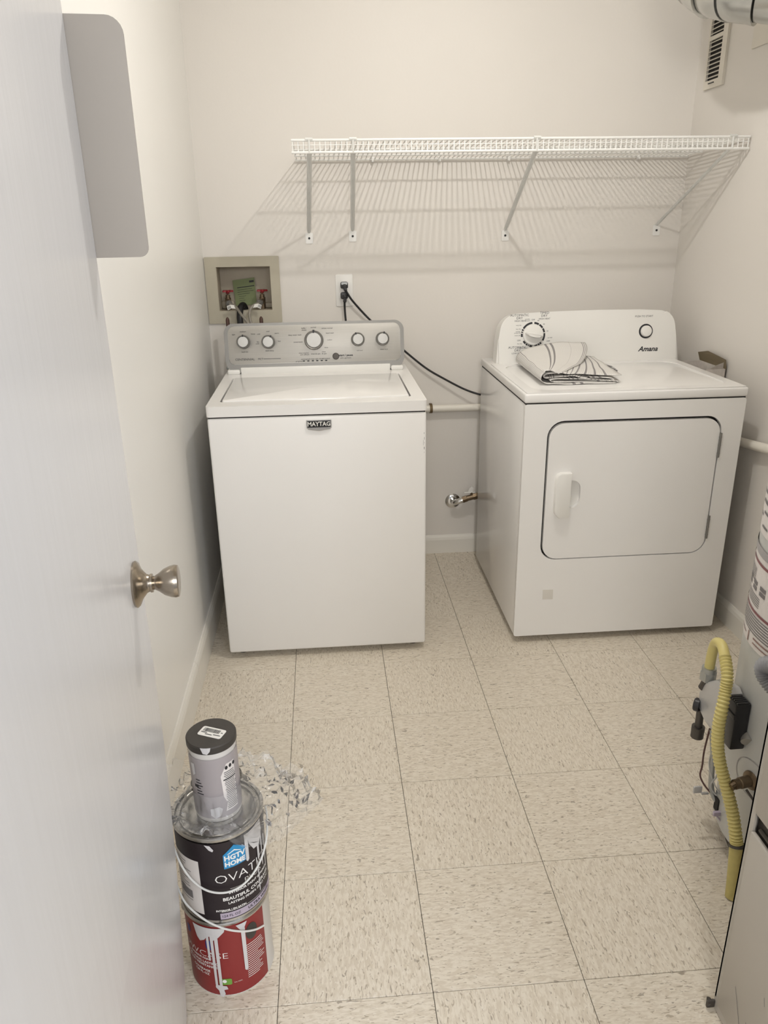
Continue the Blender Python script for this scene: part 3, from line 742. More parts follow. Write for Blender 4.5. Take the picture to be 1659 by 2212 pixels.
fl = [(cx0+.01, cy0+.001, cz1), (cx1-.01, cy0+.001, cz1), (cx1-.016, cy0-.010, cz1+.026), (cx0+.03, cy0-.006, cz1+.014)]
a = [bm.verts.new(p) for p in fl]; b_ = [bm.verts.new(V(p)+V((0, t_, 0))) for p in fl]
bm.faces.new(a); bm.faces.new(b_[::-1])
for i in range(4): bm.faces.new((a[i], a[(i+1) % 4], b_[(i+1) % 4], b_[i]))
obj('carton_flap', bm, 'carton', ca)
bm = B(); box(bm, cx0+.006, cx1-.030, cy0+.012, cy1-.02, cz0+.002, cz1-.030, .01); obj('dryer_sheets', bm, 'dryerblue', ca, True)

# ------------------------------------------------------------------ folded towel on the dryer
tw = thing('folded_towel', 'folded white towel with thin grey stripes on the dryer top', 'towel', (1.01, .40, .906))
def ribbon(name, path, y0, y1, ny, zlift, u0, u1, amp, seed, skew, k0=1.0, s0=0.0):
    P = smooth_path([(p[0], 0, p[1]) for p in path], 6); n = len(P)
    bm = B(); uvl = bm.loops.layers.uv.new('UVMap'); rows = []
    for j in range(ny+1):
        t = j/ny; y = y0+(y1-y0)*t; row = []
        for i, p in enumerate(P):
            s = i/(n-1)
            kx = 1-(1-k0)*max(0, 1-t/.95)**1.5*min(1, max(0, (s-s0)/.12)) if k0 < 1 else 1
            px = .872+(p.x-.872)*kx if p.x > .872 else p.x
            z = .9065+(p.z-.9065)*(1+zlift(t, s))
            nz_ = noise.noise(V((p.x*14+seed, y*14, p.z*20)))*amp
            edge = 0.012*noise.noise(V((s*9+seed, 3.1, j*.001)))*(1 if j == 0 else .3)
            v = bm.verts.new(V((px+skew*(t-.5)*0.08, y+edge, max(.9075, z+nz_))))
            row.append((v, u0+(u1-u0)*s, t))
        rows.append(row)
    for j in range(ny):
        for i in range(n-1):
            q = (rows[j][i], rows[j][i+1], rows[j+1][i+1], rows[j+1][i])
            f_ = bm.faces.new([x[0] for x in q])
            for l, x in zip(f_.loops, q): l[uvl].uv = (x[1], x[2])
    o = obj(name, bm, 'towel', tw, True)
    sd = o.modifiers.new('thick', 'SOLIDIFY'); sd.thickness = .0022; sd.offset = 0
    return o
up_ = lambda t, s: max(0, (t-.42)/.58)**1.2*(.10+.92*min(1, max(0, (s-.55)/.36)))*(1 if s > .5 else max(0, s-.4)*10)
ribbon('outer_fold', [(1.125, .909), (1.02, .910), (.92, .911), (.885, .914), (.866, .926), (.868, .942), (.890, .953), (.95, .957), (1.03, .955), (1.09, .948), (1.128, .946)], .205, .592, 26, up_, .35, 1.97, .004, 1.3, .15, .20, .50)
ribbon('middle_fold', [(1.150, .934), (1.09, .940), (1.0, .944), (.93, .945), (.897, .941), (.893, .933), (.91, .929), (.97, .931), (1.05, .934), (1.11, .930), (1.155, .926)], .215, .555, 18, lambda t, s: .2*max(0, t-.4), 2.0, 3.4, .005, 7.7, .25, .55, 0)
ribbon('inner_fold', [(1.145, .912), (1.10, .914), (1.0, .916), (.925, .916), (.905, .919), (.908, .924), (.95, .926), (1.01, .925), (1.06, .921), (1.10, .916), (1.12, .920), (1.10, .925), (1.04, .929)], .212, .560, 18, lambda t, s: 0, 4.1, 5.6, .003, 3.3, .2)
bm = B()
for k in range(46):
    y_ = .33+.12*k/45+random.uniform(-.002, .002); x_ = 1.150+.02*(y_-.39)
    z_ = random.choice((.927, .931, .935))
    tube(bm, smooth_path([(x_-.004, y_, z_), (x_+.010, y_+random.uniform(-.004, .004), z_-.004), (x_+.020+random.uniform(0, .010), y_+random.uniform(-.008, .008), z_-.012+random.uniform(-.004, .006))], 3), .0008, 4)
fr = obj('fringe', bm, 'print_grey', tw); fr['kind'] = 'stuff'

# ------------------------------------------------------------------ water heater at the right
HX, HY, HR = 1.256, -.937, .220
wh = thing('water_heater', 'tall grey cylindrical water heater with printed warning labels', 'water heater', (HX, HY, 0))
hf = frame_f((HX, HY, 0), (0, 0, 1))
bm = B(); lathe(bm, [(HR-.012, .052), (HR-.003, .055), (HR, .065), (HR, 1.30), (HR-.006, 1.315), (HR-.05, 1.325), (.06, 1.33)], hf, 72); obj('tank', bm, 'tank', wh, True)
bm = B(); lathe(bm, [(HR-.03, .0), (HR-.03, .054)], hf, 48); obj('base_ring', bm, 'galv_dark', wh, True)
bm = B(); lathe(bm, [(.075, 1.33), (.075, 1.34), (.10, 1.345), (.10, 1.352), (.05, 1.40), (.05, 1.418)], hf, 32); obj('draft_hood', bm, 'galv', wh, True)
def cyl(th, z, off=0.001, R=None, cx=HX, cy=HY): R = (HR if R is None else R)+off; return V((cx+R*cos(th), cy+R*sin(th), z))
def patch(bm, th0, th1, z0, z1, off, R, cx, cy, n=None, skew=0.0):
    n = n or max(2, int(abs(th1-th0)/.07))
    a = [bm.verts.new(cyl(th0+(th1-th0)*i/n, z0+skew*i/n, off, R, cx, cy)) for i in range(n+1)]; b = [bm.verts.new(cyl(th0+(th1-th0)*i/n, z1+skew*i/n, off, R, cx, cy)) for i in range(n+1)]
    for i in range(n): bm.faces.new((a[i], a[i+1], b[i+1], b[i]))
    return bm
ha, hb = radians(120), radians(300)
def hl(name, mat, rows, parent, off=.0022):
    bm = B()
    for a, b_, z0, z1 in rows: patch(bm, ha+(hb-ha)*a, ha+(hb-ha)*b_, z0, z1, off, HR, HX, HY)
    return obj(name, bm, mat, parent)
lo = hl('lower_label', 'labelwhite', [(0, 1, .556, .775)], wh, .0012)
hi_ = hl('upper_label', 'labelwhite', [(0, 1, .800, 1.10)], wh, .0012)
hl('label_band', 'labelgrey', [(0, 1, .757, .775)], lo)
hl('label_band', 'maroon', [(.1, .62, .738, .744), (.1, .62, .632, .638)], lo)
bm_rows = []
rnd = random.Random(3)
z = .624
while z > .585: bm_rows.append((.12, .60, z, z+.0025)); z -= .0062
for k in range(7): bm_rows.append((.15, .24, .722-.0045*k, .7238-.0045*k))
for k in range(12): bm_rows.append((.36, .60, .725-.0065*k, .7275-.0065*k))
for k in range(5): bm_rows.append((.17, .30, .668-.005*k, .6698-.005*k))
for k in range(6): bm_rows.append((.17+.06*(k % 3), .205+.06*(k % 3), .690-.012*(k//3), .699-.012*(k//3)))
hl('label_print', 'print_grey', bm_rows, lo)
hl('label_print', 'cartonprint', [(.26, .268, .560, .584), (.30, .60, .576, .580), (.30, .60, .566, .569), (.14, .24, .570, .573)], lo)
hr = []
for k in range(26):
    a = rnd.uniform(.13, .5); hr.append((a, a+rnd.uniform(.02, .08), .815+k*.010, .815+k*.010+rnd.uniform(.003, .008)))
hl('label_print', 'print_grey', hr, hi_)
# gas control
gc = obj('gas_control', prism(B(), [(-.788, .318), (-.784, .360), (-.808, .402), (-.851, .436), (-.900, .446), (-.914, .438), (-.916, .330), (-.908, .322), (-.875, .302), (-.825, .310)], .028, lambda u, v, w_: V((1.034-w_, u, v)), bev=.007), 'housing', wh, True)
bm = B(); box(bm, 1.002, 1.036, -.952, -.917, .318, .436, .004); 
for k in range(5): box(bm, 1.004, 1.030, -.950+.0068*k, -.946+.0068*k, .436, .439)
box(bm, .999, 1.003, -.953, -.917, .398, .409, .001)
obj('control_cover', bm, 'blackplastic', gc, True)
bm = B(); lathe(bm, [(.0165, 0), (.0165, .010), (.014, .013), (.004, .0135)], frame_f((1.008, -.795, .327), (-.75, .62, 0)), 20); obj('control_dial', bm, 'blackplastic', gc, True)
bm = B(); tube(bm, [V((1.015, -.790, .312)), V((1.015, -.792, .262))], .0090, 14); tube(bm, [V((1.015, -.792, .264)), V((1.015, -.792, .252))], .0155, 16); tube(bm, [V((1.015, -.792, .252)), V((1.015, -.792, .234))], .0152, 16)
obj('drip_leg', bm, 'galv_dark', gc, True)
bm = B(); tube(bm, [V((1.018, -.790, .31)), V((1.018, -.790, .37))], .008, 12); tube(bm, [V((1.012, -.790, .372)), V((1.018, -.797, .402))], .011, 10); obj('inlet_pipe', bm, 'galv_dark', gc, True)
bm = B()
for a, b_, h in ((-.886, -.908, .004), ):
    pass
fS = lambda u, v: V((1.0056, u, v))
for k in range(6): quad(bm, fS, -.885, -.905+.003*(k % 3), .318+.009*k, .321+.009*k)
quad(bm, fS, -.886, -.897, .378, .392)
obj('control_print', bm, 'print_grey', gc)
bm = B(); tube(bm, [V((1.040, -.948, .352)), V((1.034, -.962, .345))], .014, 14); obj('thermostat_well', bm, 'steel', gc, True)
# burner tubes and wires
bm = B(); tube(bm, smooth_path([(1.026, -.835, .285), (1.030, -.848, .22), (1.030, -.855, .17), (1.034, -.862, .125), (1.050, -.878, .098), (1.078, -.885, .092)], 6), .0065, 10); obj('burner_tube', bm, 'galv', wh, True)
bm = B(); tube(bm, smooth_path([(1.022, -.83, .285), (1.014, -.835, .225), (1.012, -.84, .185), (1.008, -.845, .16), (1.020, -.855, .135), (1.040, -.870, .115), (1.062, -.88, .10)], 6), .0022, 8); obj('pilot_tube', bm, 'wiredark', wh, True)
bm = B(); tube(bm, smooth_path([(1.030, -.85, .28), (1.036, -.865, .23), (1.036, -.868, .18), (1.028, -.862, .14), (1.048, -.88, .115)], 6), .0020, 8); tube(bm, smooth_path([(1.032, -.845, .27), (1.022, -.85, .20), (1.034, -.87, .15), (1.055, -.885, .12)], 6), .0016, 8)
obj('ignition_wire', bm, 'housing', wh, True)
bm = B(); box(bm, 1.040, 1.046, -.895, -.865, .075, .135, .004); fr_ = obj('burner_frame', bm, 'galv', wh, True)
bm = B(); box(bm, 1.037, 1.041, -.890, -.871, .085, .122, .003); obj('burner_opening', bm, 'gap', fr_)
bm = B(); box(bm, .990, 1.012, -.858, -.852, .118, .138, .003); box(bm, 1.012, 1.030, -.858, -.852, .112, .118, .002); obj('junction_tab', bm, 'housing', wh, True)
bm = B(); box(bm, 1.022, 1.044, -.905, -.897, .088, .100, .002); tube(bm, [V((1.03, -.902, .09)), V((1.05, -.915, .062))], .002, 6); obj('cable_clip', bm, 'lilac', wh, True)
# drain valve
dth = radians(193); db = cyl(dth, .262, 0)
bm = B(); ax = V((cos(dth), sin(dth), 0)); lathe(bm, [(.022, 0), (.021, .003), (.013, .006), (.0125, .030), (.011, .032), (.011, .044)], frame_f(db, ax), 20)
tube(bm, [db+ax*.04, db+ax*.052+V((0, 0, -.004))], .0085, 10)
dv = obj('drain_valve', bm, 'brass', wh, True)
bm = B(); tube(bm, [db+ax*.006+V((-.006, -.006, -.018)), db+ax*.003+V((.012, -.055, -.052))], .0028, 8); obj('drain_lever', bm, 'galv_dark', dv, True)
bm = B(); o_ = [cyl(dth+.045*cos(a)*1.15/.22, .266+.045*sin(a), .0012) for a in [2*pi*i/28 for i in range(28)]]; i_ = [cyl(dth+.043*cos(a)*1.15/.22, .266+.043*sin(a), .0012) for a in [2*pi*i/28 for i in range(28)]]
ov = [bm.verts.new(p) for p in o_]; iv = [bm.verts.new(p) for p in i_]
for k in range(28): bm.faces.new((ov[k], ov[(k+1) % 28], iv[(k+1) % 28], iv[k]))
obj('drain_ring', bm, 'labelgrey', wh)
# grey corrugated tube bulging at the right edge of view
P = smooth_path([(1.090, -1.180, .600), (1.030, -1.070, .594), (1.011, -1.012, .574), (1.014, -1.010, .546), (1.028, -1.035, .525), (1.034, -1.06, .51)], 12)
bm = B(); tube(bm, P, [.017+.0016*(1 if k % 2 else -1) for k in range(len(P))], 14); 
tag(obj('corrugated_tube', bm, 'greyhose', None, True), 'grey corrugated tube looping in front of the water heater', 'hose')

# yellow gas hose
gh = thing('gas_hose', 'yellow ribbed gas hose looping from the valve down to the floor', 'hose', (1.005, -1.055, 0))
hp = [(1.0150, -.800, .432), (1.0150, -.800, .448), (1.0110, -.810, .488), (1.0060, -.828, .519), (1.0020, -.858, .529), (.9960, -.890, .513), (.9880, -.920, .491), (.9835, -.930, .462), (.9730, -.945, .426), (.9690, -.950, .382), (.9710, -.955, .337), (.9780, -.965, .294), (.9870, -.980, .256), (.9960, -.995, .217), (1.0030, -1.010, .178), (1.0060, -1.025, .140), (1.0080, -1.030, .122)]
P = smooth_path(hp, 20); n = len(P)
rad = []
for k in range(n):
    t = k/n
    rad.append(.0115 if t < .30 else (.0120, .0130, .0120, .0098)[k % 4]*(1+.12*t))
bm = B(); tube(bm, P, rad, 14); obj('hose', bm, 'yellow', gh, True)
bm = B(); tube(bm, [V((1.015, -.800, .402)), V((1.015, -.800, .424))], .0185, 6); tube(bm, [V((1.015, -.800, .424)), V((1.015, -.800, .436))], .0165, 18); obj('coupling_nut', bm, 'galv', gh, True)
bm = B(); tube(bm, smooth_path([(1.008, -1.030, .124), (1.007, -1.036, .10), (1.006, -1.042, .07), (1.004, -1.050, .035), (1.003, -1.055, .002)], 4), .0158, 16); obj('sleeve', bm, 'yellowsleeve', gh, True, label='dirty smooth yellow sleeve')
bm = B(); tube(bm, [V((1.008, -1.0295, .127)), V((1.008, -1.0315, .122))], .0178, 18); obj('clamp', bm, 'galv_dark', gh, True)

# ------------------------------------------------------------------ furnace cabinet (lower right corner)
fc = thing('furnace_cabinet', 'grey-beige metal furnace cabinet at the lower right edge', 'cabinet', (.836, -1.60, 0))
bm = B(); box(bm, .838, 1.40, -1.93, -1.296, .004, .030); box(bm, .838, .842, -1.311, -1.296, .03, 1.75); box(bm, .838, 1.40, -1.300, -1.296, .03, 1.75); box(bm, 1.396, 1.40, -1.93, -1.30, .03, 1.75); box(bm, .838, 1.40, -1.93, -1.926, .03, 1.75); box(bm, .838, 1.40, -1.93, -1.296, 1.75, 1.754)
obj('casing', bm, 'cabinet', fc)
obj('lower_door', box(B(), .833, .842, -1.915, -1.313, .028, .446, .003), 'cabinet', fc, True)
obj('upper_door', box(B(), .833, .842, -1.915, -1.313, .486, 1.72, .003), 'cabinet', fc, True)
bm = B(); box(bm, .850, .856, -1.92, -1.305, .42, .52); tube(bm, [V((.846, -1.32, .452)), V((.846, -1.9, .452))], .004, 8); obj('blower_compartment', bm, 'cabdark', fc)
bm = B()
fS = lambda u, v: V((.8326, u, v))
for a, b_ in (((-1.355, .13), (-1.385, .07)), ((-1.43, .20), (-1.435, .185)), ((-1.40, .10), (-1.403, .085))):
    quad(bm, lambda u, v: fS(a[0]+(b_[0]-a[0])*u+v*.0012, a[1]+(b_[1]-a[1])*u), 0, 1, 0, 1)
obj('scratch', bm, 'print_grey', fc)
bm = B(); box(bm, .822, .838, -1.302, -1.296, .004, .022, .002); tube(bm, [V((.826, -1.300, .010)), V((.828, -1.294, .022))], .004, 8); obj('corner_clip', bm, 'galv_dark', fc)

# ------------------------------------------------------------------ vent duct from the heater up to the back right
vd = thing('vent_duct', 'galvanised metal vent duct with a segmented elbow near the ceiling', 'duct', (1.33, .1, 1.95))
dp = smooth_path([(1.256, -.937, 1.420), (1.256, -.925, 1.50), (1.30, -.80, 1.64), (1.43, -.52, 1.82), (1.525, -.22, 1.945), (1.510, -.07, 1.978), (1.445, .025, 1.990), (1.350, .105, 2.012), (1.305, .20, 2.045), (1.284, .29, 2.105), (1.280, .335, 2.19), (1.280, .34, 2.30), (1.280, .34, ZC-.001)], 6)
bm = B(); tube(bm, dp[:12], [.05]*3+[.055, .06, .066, .07, .073, .075, .076, .076, .076], 32); tube(bm, dp[11:37], .076, 32)
obj('straight_pipe', bm, 'galv', vd, True)
for k in range(6):
    p = dp[36+4*k:36+4*k+5]; r0 = .079+.0025*(k % 2)
    bm = B(); tube(bm, p, [r0+.003, r0, r0, r0-.001, r0-.003], 32); obj('elbow_gore', bm, 'galv_bright', vd, True)
bm = B(); tube(bm, dp[60:], .076, 32); obj('riser', bm, 'galv', vd, True)

# ------------------------------------------------------------------ wall grille and access panel on the right wall
gr = thing('wall_grille', 'narrow cream louvred air grille high on the right wall', 'grille', (XR, .765, 2.06))
gy0, gy1, gz0, gz1 = .695, .838, 1.868, 2.26
bm = B(); prism(bm, [(gy0, gz0), (gy1, gz0), (gy1, gz1), (gy0, gz1)], -.010, FX(XR-.0003), [[(.728, 1.895), (.826, 1.895), (.826, 2.235), (.728, 2.235)]])
gf = obj('frame', bm, 'grille', gr)
bm = B(); box(bm, XR-.0015, XR-.0005, .728, .826, 1.895, 2.235); obj('backing', bm, 'gap', gr)
s0 = None
for k in range(24):
    z_ = 1.902+k*.0143
    if k == 9: 
        obj('cross_bar', box(B(), XR-.010, XR-.002, .728, .826, z_-.004, z_+.009), 'grille', gr); continue
    if s0 is None:
        bm = B(); prism(bm, [(-.0005, .0060), (-.0012, .0072), (-.0085, .0012), (-.0078, 0)], .098, lambda u, v, w_: V((XR-.0018+u*1.0, .728+w_, 1.902+v)))
        s0 = obj('slat', bm, 'grille', gr, loc=(XR-.005, .777, 1.902))
    else: inst(s0, (XR-.005, .777, z_), gr)
bm = B(); box(bm, XR-.014, XR-.010, .755, .795, 1.883, 1.886); obj('lever', bm, 'black', gr)
bm = B(); box(bm, XR-.006, XR-.0003, .05, .525, 1.945, 2.30, .002)
tag(obj('access_panel', bm, 'grille', None, True), 'flat cream access panel on the right wall beside the grille', 'panel')

# ------------------------------------------------------------------ paint cans, jar and plastic film at the left
def can_text(bm, s, size, th, z, R, cx, cy, align='CENTER', w=0, sx=1.0, off=.0012):
    return text(bm, s, size, lambda u, v: cyl(th+u/R, z+v, off, R, cx, cy), align, w, 0, sx)
TH = radians(-78.5)
def bend_poly(bm, pts, th, z, R, cx, cy, off):
    """flat outline (u,v) wrapped on a cylinder, cut in strips so that it follows the curve"""
    b2 = bmesh.new(); vs = [b2.verts.new((p[0], p[1], 0)) for p in pts]; f = b2.faces.new(vs)
    bmesh.ops.triangulate(b2, faces=[f])
    us = [p[0] for p in pts]; u = min(us)+.006
    while u < max(us):
        bmesh.ops.bisect_plane(b2, geom=b2.verts[:]+b2.edges[:]+b2.faces[:], plane_co=(u, 0, 0), plane_no=(1, 0, 0)); u += .006
    mp = {v: bm.verts.new(cyl(th+v.co.x/R, z+v.co.y, off, R, cx, cy)) for v in b2.verts}
    for f in b2.faces: bm.faces.new([mp[v] for v in f.verts])
    b2.free(); return bm
def paint_can(name, label, cx, cy, z0, R, H, mat, side):
    c = thing(name, label, 'paint can', (cx, cy, z0)); f = frame_f((cx, cy, z0), (0, 0, 1))
    bm = B(); lathe(bm, [(R-.002, .002), (R, 0), (R+.0012, .003), (R, .006), (R, H-.008), (R+.001, H-.006)], f, 64); obj('body', bm, side, c, True)
    bm = B(); lathe(bm, [(R+.0005, H-.008), (R+.003, H-.006), (R+.0035, H-.002), (R+.001, H), (R-.003, H-.001), (R-.005, H-.007), (R-.009, H-.007), (R-.010, H-.002), (R-.013, H-.002), (R-.016, H-.008), (.02, H-.008)], f, 64)
    obj('lid', bm, 'tin', c, True)
    return c
RC = .0825
C1 = (-.097, -1.107); C2 = (-.0945, -1.107)
c1 = paint_can('paint_can', 'red labelled paint can with white drips at the bottom of the stack', C1[0], C1[1], 0, RC, .192, 'can_red', 'tinwhite')
a1 = (C1[0], C1[1])
bm = B(); patch(bm, TH-radians(95), TH+radians(51), .003, .184, .0008, RC, *a1); lb1 = obj('paper_label', bm, 'can_red', c1, True)
bm = B()
can_text(bm, 'SHOWCASE', .021, TH-radians(55), .108, RC, *a1, w=-.0003, sx=1.25)
for t_, z_, s in (('INTERIOR PAINT', .096, .007), ('FOR LONG LASTING', .086, .0085), ('STAIN RESISTANCE', .077, .0085), ('COVERAGE', .064, .008), ('128 FL OZ', .055, .008)):
    can_text(bm, t_, s, TH-radians(48), z_, RC, *a1, w=.0002)
obj('lettering', bm, 'wprint', lb1)
bm = B(); rn = random.Random(5)
for k in range(17):
    u0 = radians(17); L_ = rn.uniform(18, 30); patch(bm, TH+u0, TH+u0+radians(L_), .118-.0052*k, .1195-.0052*k, .0014, RC, *a1)
obj('small_print', bm, 'wprint', lb1)
bm = B(); bend_poly(bm, [(.0125*cos(a), .020*sin(a)) for a in [2*pi*i/24 for i in range(24)]], TH+radians(28), .148, RC, a1[0], a1[1], .0015); obj('dark_spot', bm, 'lid', lb1)
bm = B(); bend_poly(bm, rrect(.025, .016, .003, 3), TH+radians(-14), .040, RC, a1[0], a1[1], .0014); lg = obj('green_logo', bm, 'green', lb1)
bm = B(); bend_poly(bm, [(.004*cos(a), .0045*sin(a)) for a in [2*pi*i/14 for i in range(14)]], TH+radians(-15), .042, RC, a1[0], a1[1], .0018); can_text(bm, 'low VOC', .004, TH+radians(3), .036, RC, *a1); obj('logo_mark', bm, 'wprint', lg)
bm = B(); bend_poly(bm, rrect(.016, .024, .005, 3), TH+radians(-30), .135, RC, a1[0], a1[1], .0014); obj('blue_spot', bm, 'darkblue', lb1); bm = B(); bend_poly(bm, rrect(.010, .020, .004, 3), TH+radians(-66), .152, RC, a1[0], a1[1], .0014); obj('blue_spot', bm, 'darkblue', lb1)
def drip(par, pts, th, z, cen, off, lab='dried white paint'):
    bm = B(); bend_poly(bm, pts, th, z, RC, cen[0], cen[1], off); return obj('paint_drip', bm, 'drip', par, label=lab)
def run(u_, z0_, z1_, w_): return [(u_-w_, z1_), (u_+w_, z1_), (u_+w_*.8, z0_+.004), (u_, z0_), (u_-w_*.8, z0_+.004)]
drip(c1, [(-.076, .181), (-.010, .181), (-.012, .172), (-.024, .158), (-.028, .156), (-.034, .150), (-.038, .160), (-.046, .158), (-.052, .148), (-.062, .142), (-.068, .150)], TH, 0, a1, .0026)
for q in ((-.045, .096, .165, .0028), (-.037, .030, .165, .0030), (-.0285, .028, .162, .0034), (.0225, .058, .168, .0040)): drip(c1, run(*q), TH, 0, a1, .0029)
drip(c1, [(.010, .181), (.032, .181), (.026, .168), (.0215, .160), (.018, .166)], TH, 0, a1, .0026)
drip(c1, [(-.039, .034), (-.018, .030), (-.016, .022), (-.024, .020), (-.022, .010), (-.026, .001), (-.032, .002), (-.034, .018), (-.040, .026)], TH, 0, a1, .0028)
def bail(c, pts, ear):
    bm = B(); tube(bm, smooth_path(pts, 8), .0020, 8)
    b = obj('bail_handle', bm, 'bracket', c, True)
    bm = B(); lathe(bm, [(.010, 0), (.008, .003), (.004, .005)], frame_f(ear[0], ear[1]), 16); obj('handle_ear', bm, 'tin', c, True)
def arc_pts(cx, cy, spec, off=.006): return [cyl(TH+radians(a), z, off, RC, cx, cy) for a, z in spec]
bail(c1, arc_pts(C1[0], C1[1], ((-92, .182), (-88, .225), (-78, .252), (-55, .232), (-30, .212), (-8, .190), (12, .170), (30, .154), (44, .144)), .0095), (cyl(TH-radians(92), .170, 0, RC, *a1), (cos(TH-radians(92)), sin(TH-radians(92)), 0)))

c2 = paint_can('paint_can', 'dark plum labelled paint can with a silver lid in the middle of the stack', C2[0], C2[1], .192, RC, .203, 'can_dark', 'tin')
a2 = C2
bm = B(); patch(bm, TH-radians(120), TH+radians(118), .200, .383, .0008, RC, *a2); lb2 = obj('paper_label', bm, 'can_dark', c2, True)
bm = B(); patch(bm, TH-radians(88), TH-radians(33), .212, .340, .0012, RC, *a2); sd_ = obj('side_panel', bm, 'labelwhite', lb2)
bm = B(); rn = random.Random(9)
for k in range(15): patch(bm, TH-radians(80), TH-radians(80)+radians(rn.uniform(18, 36)), .328-.0065*k, .3295-.0065*k, .0016, RC, *a2)
patch(bm, TH-radians(72), TH-radians(48), .243, .262, .0016, RC, *a2)
obj('small_print', bm, 'print_grey', sd_)
bm = B(); bend_poly(bm, [(-.021, -.020), (.021, -.018), (.021, .016), (.0, .030), (-.021, .012)], TH+radians(14), .342, RC, a2[0], a2[1], .0013); bl = obj('blue_logo', bm, 'blue', lb2)
bm = B(); can_text(bm, 'HGTV', .0155, TH+radians(14), .3455, RC, *a2, w=.0006, sx=.95, off=.0017); can_text(bm, 'HOME', .0145, TH+radians(14), .3315, RC, *a2, w=.0006, sx=.95, off=.0017)
bend_poly(bm, [(-.014, .354-.342), (0, .362-.342), (.014, .354-.342), (.011, .354-.342), (0, .359-.342), (-.011, .354-.342)], TH+radians(14), .342, RC, a2[0], a2[1], .0017)
obj('lettering', bm, 'wprint', bl)
bm = B()
can_text(bm, 'OVATION', .0275, TH+radians(34), .2985, RC, *a2, w=-.0003, sx=1.12)
can_text(bm, 'PLUS', .0165, TH+radians(38), .2785, RC, *a2, w=-.0002, sx=1.2)
can_text(bm, 'INTERIOR PAINT & PRIMER', .0078, TH+radians(34), .2640, RC, *a2, w=.0002)
can_text(bm, 'BEAUTIFUL COVERAGE,', .0105, TH+radians(32), .2500, RC, *a2, w=.0003)
can_text(bm, 'LASTING FINISH, ZERO VOC', .0078, TH+radians(34), .2395, RC, *a2, w=.0002)
can_text(bm, 'INTERIOR | EN SATIN', .0060, TH+radians(3), .2235, RC, *a2, w=.0002)
patch(bm, TH-radians(10), TH+radians(58), .2205, .2212, .0014, RC, *a2); patch(bm, TH+radians(4), TH+radians(20), .2730, .2737, .0014, RC, *a2)
obj('lettering', bm, 'wprint', lb2)
bm = B(); patch(bm, TH-radians(12), TH+radians(80), .2025, .2175, .0013, RC, *a2); bnd = obj('lilac_band', bm, 'lilac', lb2)
bm = B(); can_text(bm, '124 FL OZ', .0080, TH+radians(2), .2098, RC, *a2, off=.0017); can_text(bm, 'ULTRA WHITE', .0095, TH+radians(46), .2098, RC, *a2, w=.0002, off=.0017); obj('lettering', bm, 'print', bnd)
for a_, z0_, z1_, w_ in ((31, .318, .382, .004), (50, .30, .385, .0035), (58, .275, .36, .002), (47, .225, .30, .0016), (66, .26, .34, .002)): drip(c2, run(0, z0_, z1_, w_), TH+radians(a_), 0, a2, .0020)
drip(c2, [(-.020, .036), (.020, .040), (.022, .012), (.010, -.012), (-.006, -.010), (-.016, .010)], TH+radians(46), .345, a2, .0018)
drip(c2, [(-.006, .010), (.004, .008), (.010, -.002), (.008, -.006), (.002, -.002)], TH-radians(18), .372, a2, .0018)
bail(c2, arc_pts(C2[0], C2[1], ((-96, .352), (-88, .362), (-76, .350), (-58, .322), (-40, .297), (-20, .280), (2, .274), (24, .281), (46, .300), (66, .325), (84, .352), (96, .362)), .0080), (cyl(TH+radians(96), .352, 0, RC, *a2), (cos(TH+radians(96)), sin(TH+radians(96)), 0)))

J = (-.0925, -1.100); JR = .0435; jz0, jz1 = .3872, .556
jr = thing('paint_jar', 'grey labelled paint jar with black lid on top of the stack', 'jar', (J[0], J[1], jz0))
jf = frame_f((J[0], J[1], 0), (0, 0, 1))
bm = B(); lathe(bm, [(JR-.004, jz0), (JR-.001, jz0+.003), (JR-.001, jz1-.018), (JR-.003, jz1-.014)], jf, 48); obj('body', bm, 'tinwhite', jr, True)
bm = B(); lathe(bm, [(JR+.001, jz1-.014), (JR+.002, jz1-.012), (JR+.002, jz1-.001), (JR, jz1+.001), (.004, jz1+.001)], jf, 48); jl = obj('lid', bm, 'lid', jr, True)
bm = B(); patch(bm, TH-radians(100), TH+radians(100), jz0+.012, jz1-.026, .0006, JR, *J); jlab = obj('paper_label', bm, 'greylabel', jr, True)
bm = B(); bend_poly(bm, [(.012, .006), (.038, .006), (.038, .108), (.020, .108), (.008, .085), (.010, .040), (.016, .024)], TH, jz0+.018, JR, J[0], J[1], .0010); wp_ = obj('label_panel', bm, 'labelwhite', jlab)
bm = B(); rn = random.Random(4)
for k in range(22): patch(bm, TH+radians(18+4*rn.random()), TH+radians(46+6*rn.random()), jz0+.108-.0038*k, jz0+.1092-.0038*k, .0014, JR, *J)
patch(bm, TH+radians(16), TH+radians(50), jz0+.092, jz0+.0945, .0014, JR, *J)
for k in range(3): bend_poly(bm, [(.003*cos(a), .004*sin(a)) for a in [2*pi*i/12 for i in range(12)]], TH+radians(26+11*k), jz0+.118+.001*k, JR, J[0], J[1], .0014)
for k in range(6): patch(bm, TH-radians(52), TH-radians(40-3*(k % 3)), jz0+.095-.006*k, jz0+.097-.006*k, .0014, JR, *J)
patch(bm, TH-radians(58), TH-radians(46), jz0+.078, jz0+.084, .0014, JR, *J)
obj('small_print', bm, 'print', jlab)
bm = B()
for t_, a_, z_ in ((1, -58, .118), ):
    bend_poly(bm, [(-.006, .010), (.004, .012), (.005, -.010), (-.002, -.016)], TH+radians(a_), jz0+z_, JR, J[0], J[1], .0014)
bend_poly(bm, [(-.010, .004), (.006, .008), (.012, .002), (.008, -.012), (-.002, -.018), (-.010, -.010)], TH-radians(8), jz0+.030, JR, J[0], J[1], .0014)
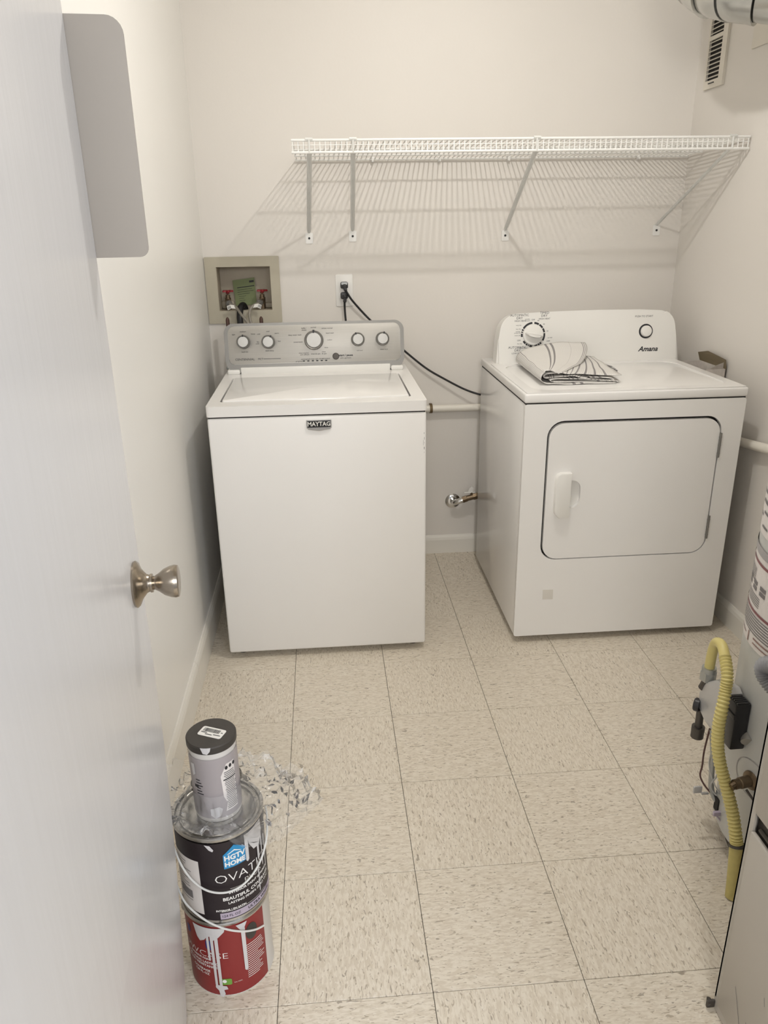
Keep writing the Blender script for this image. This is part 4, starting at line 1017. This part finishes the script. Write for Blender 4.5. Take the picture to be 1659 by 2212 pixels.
bend_poly(bm, [(-.008, .008), (.010, .008), (.008, .0), (.003, -.006), (-.004, -.004)], TH-radians(18), jz1-.006, JR, J[0], J[1], .0030)
obj('paint_spot', bm, 'drip', jr)
bm = B(); ga = radians(-24)
fl_ = lambda u, v, w_=0: V((J[0]+.002+u*cos(ga)-v*sin(ga), J[1]+.0+u*sin(ga)+v*cos(ga), jz1+.0012+w_))
prism(bm, rrect(.048, .026, .004, 4), .0005, fl_); st_ = obj('barcode_sticker', bm, 'paper', jl)
bm = B(); u = -.019; rn = random.Random(2)
while u < .014:
    ww = rn.choice((.0005, .0008, .0012)); bm.faces.new([bm.verts.new(fl_(a, b_, .0009)) for a, b_ in ((u, -.001), (u+ww, -.001), (u+ww, .009), (u, .009))]); u += ww+rn.choice((.0005, .0009))
for u0, u1, v0 in ((-.020, -.008, -.0045), (-.010, .004, -.0085), (.006, .020, -.0065), (.017, .021, .002)): bm.faces.new([bm.verts.new(fl_(a, b_, .0009)) for a, b_ in ((u0, v0), (u1, v0), (u1, v0+.0018), (u0, v0+.0018))])
obj('barcode', bm, 'print', st_)

# crumpled clear film around the jar's foot, spilling over the can to the right
bm = B(); NA, NR = 120, 30; rows = []
for i in range(NA):
    a = 2*pi*i/NA; dirv = V((cos(a), sin(a), 0)); row = []
    ex = .092+.098*max(0, cos(a-radians(18)))**1.3+.034*max(0, cos(a-radians(165)))**3+.022*max(0, cos(a+radians(45)))**6+.006*sin(5*a)
    for j in range(NR):
        t = j/(NR-1); r = JR+.004+(ex-JR-.004)*t
        if r < .066: z = .4005+.050*max(0, (1-t*4))**2
        elif r < .090: z = .4005
        else: z = .4005-(r-.090)*(.30+.25*sin(a*3))*(1 if cos(a-radians(22)) > -.3 else -2.6)
        cr = noise.noise(V((cos(a)*r*42, sin(a)*r*42, z*30)))*.020*min(1, .25+t*1.6)+abs(noise.noise(V((cos(a)*r*80+9, sin(a)*r*80, 4))))*.030*min(1, t*2)
        p = V((J[0], J[1], 0))+dirv*(r+cr*.6); z = z+abs(cr) if r < .092 else z+cr
        row.append(bm.verts.new(V((p.x, p.y, z))))
    rows.append(row)
for i in range(NA):
    for j in range(NR-1): bm.faces.new((rows[i][j], rows[(i+1) % NA][j], rows[(i+1) % NA][j+1], rows[i][j+1]))
tag(obj('plastic_film', bm, 'film', None), 'crumpled clear plastic film around the foot of the small jar', 'plastic bag')
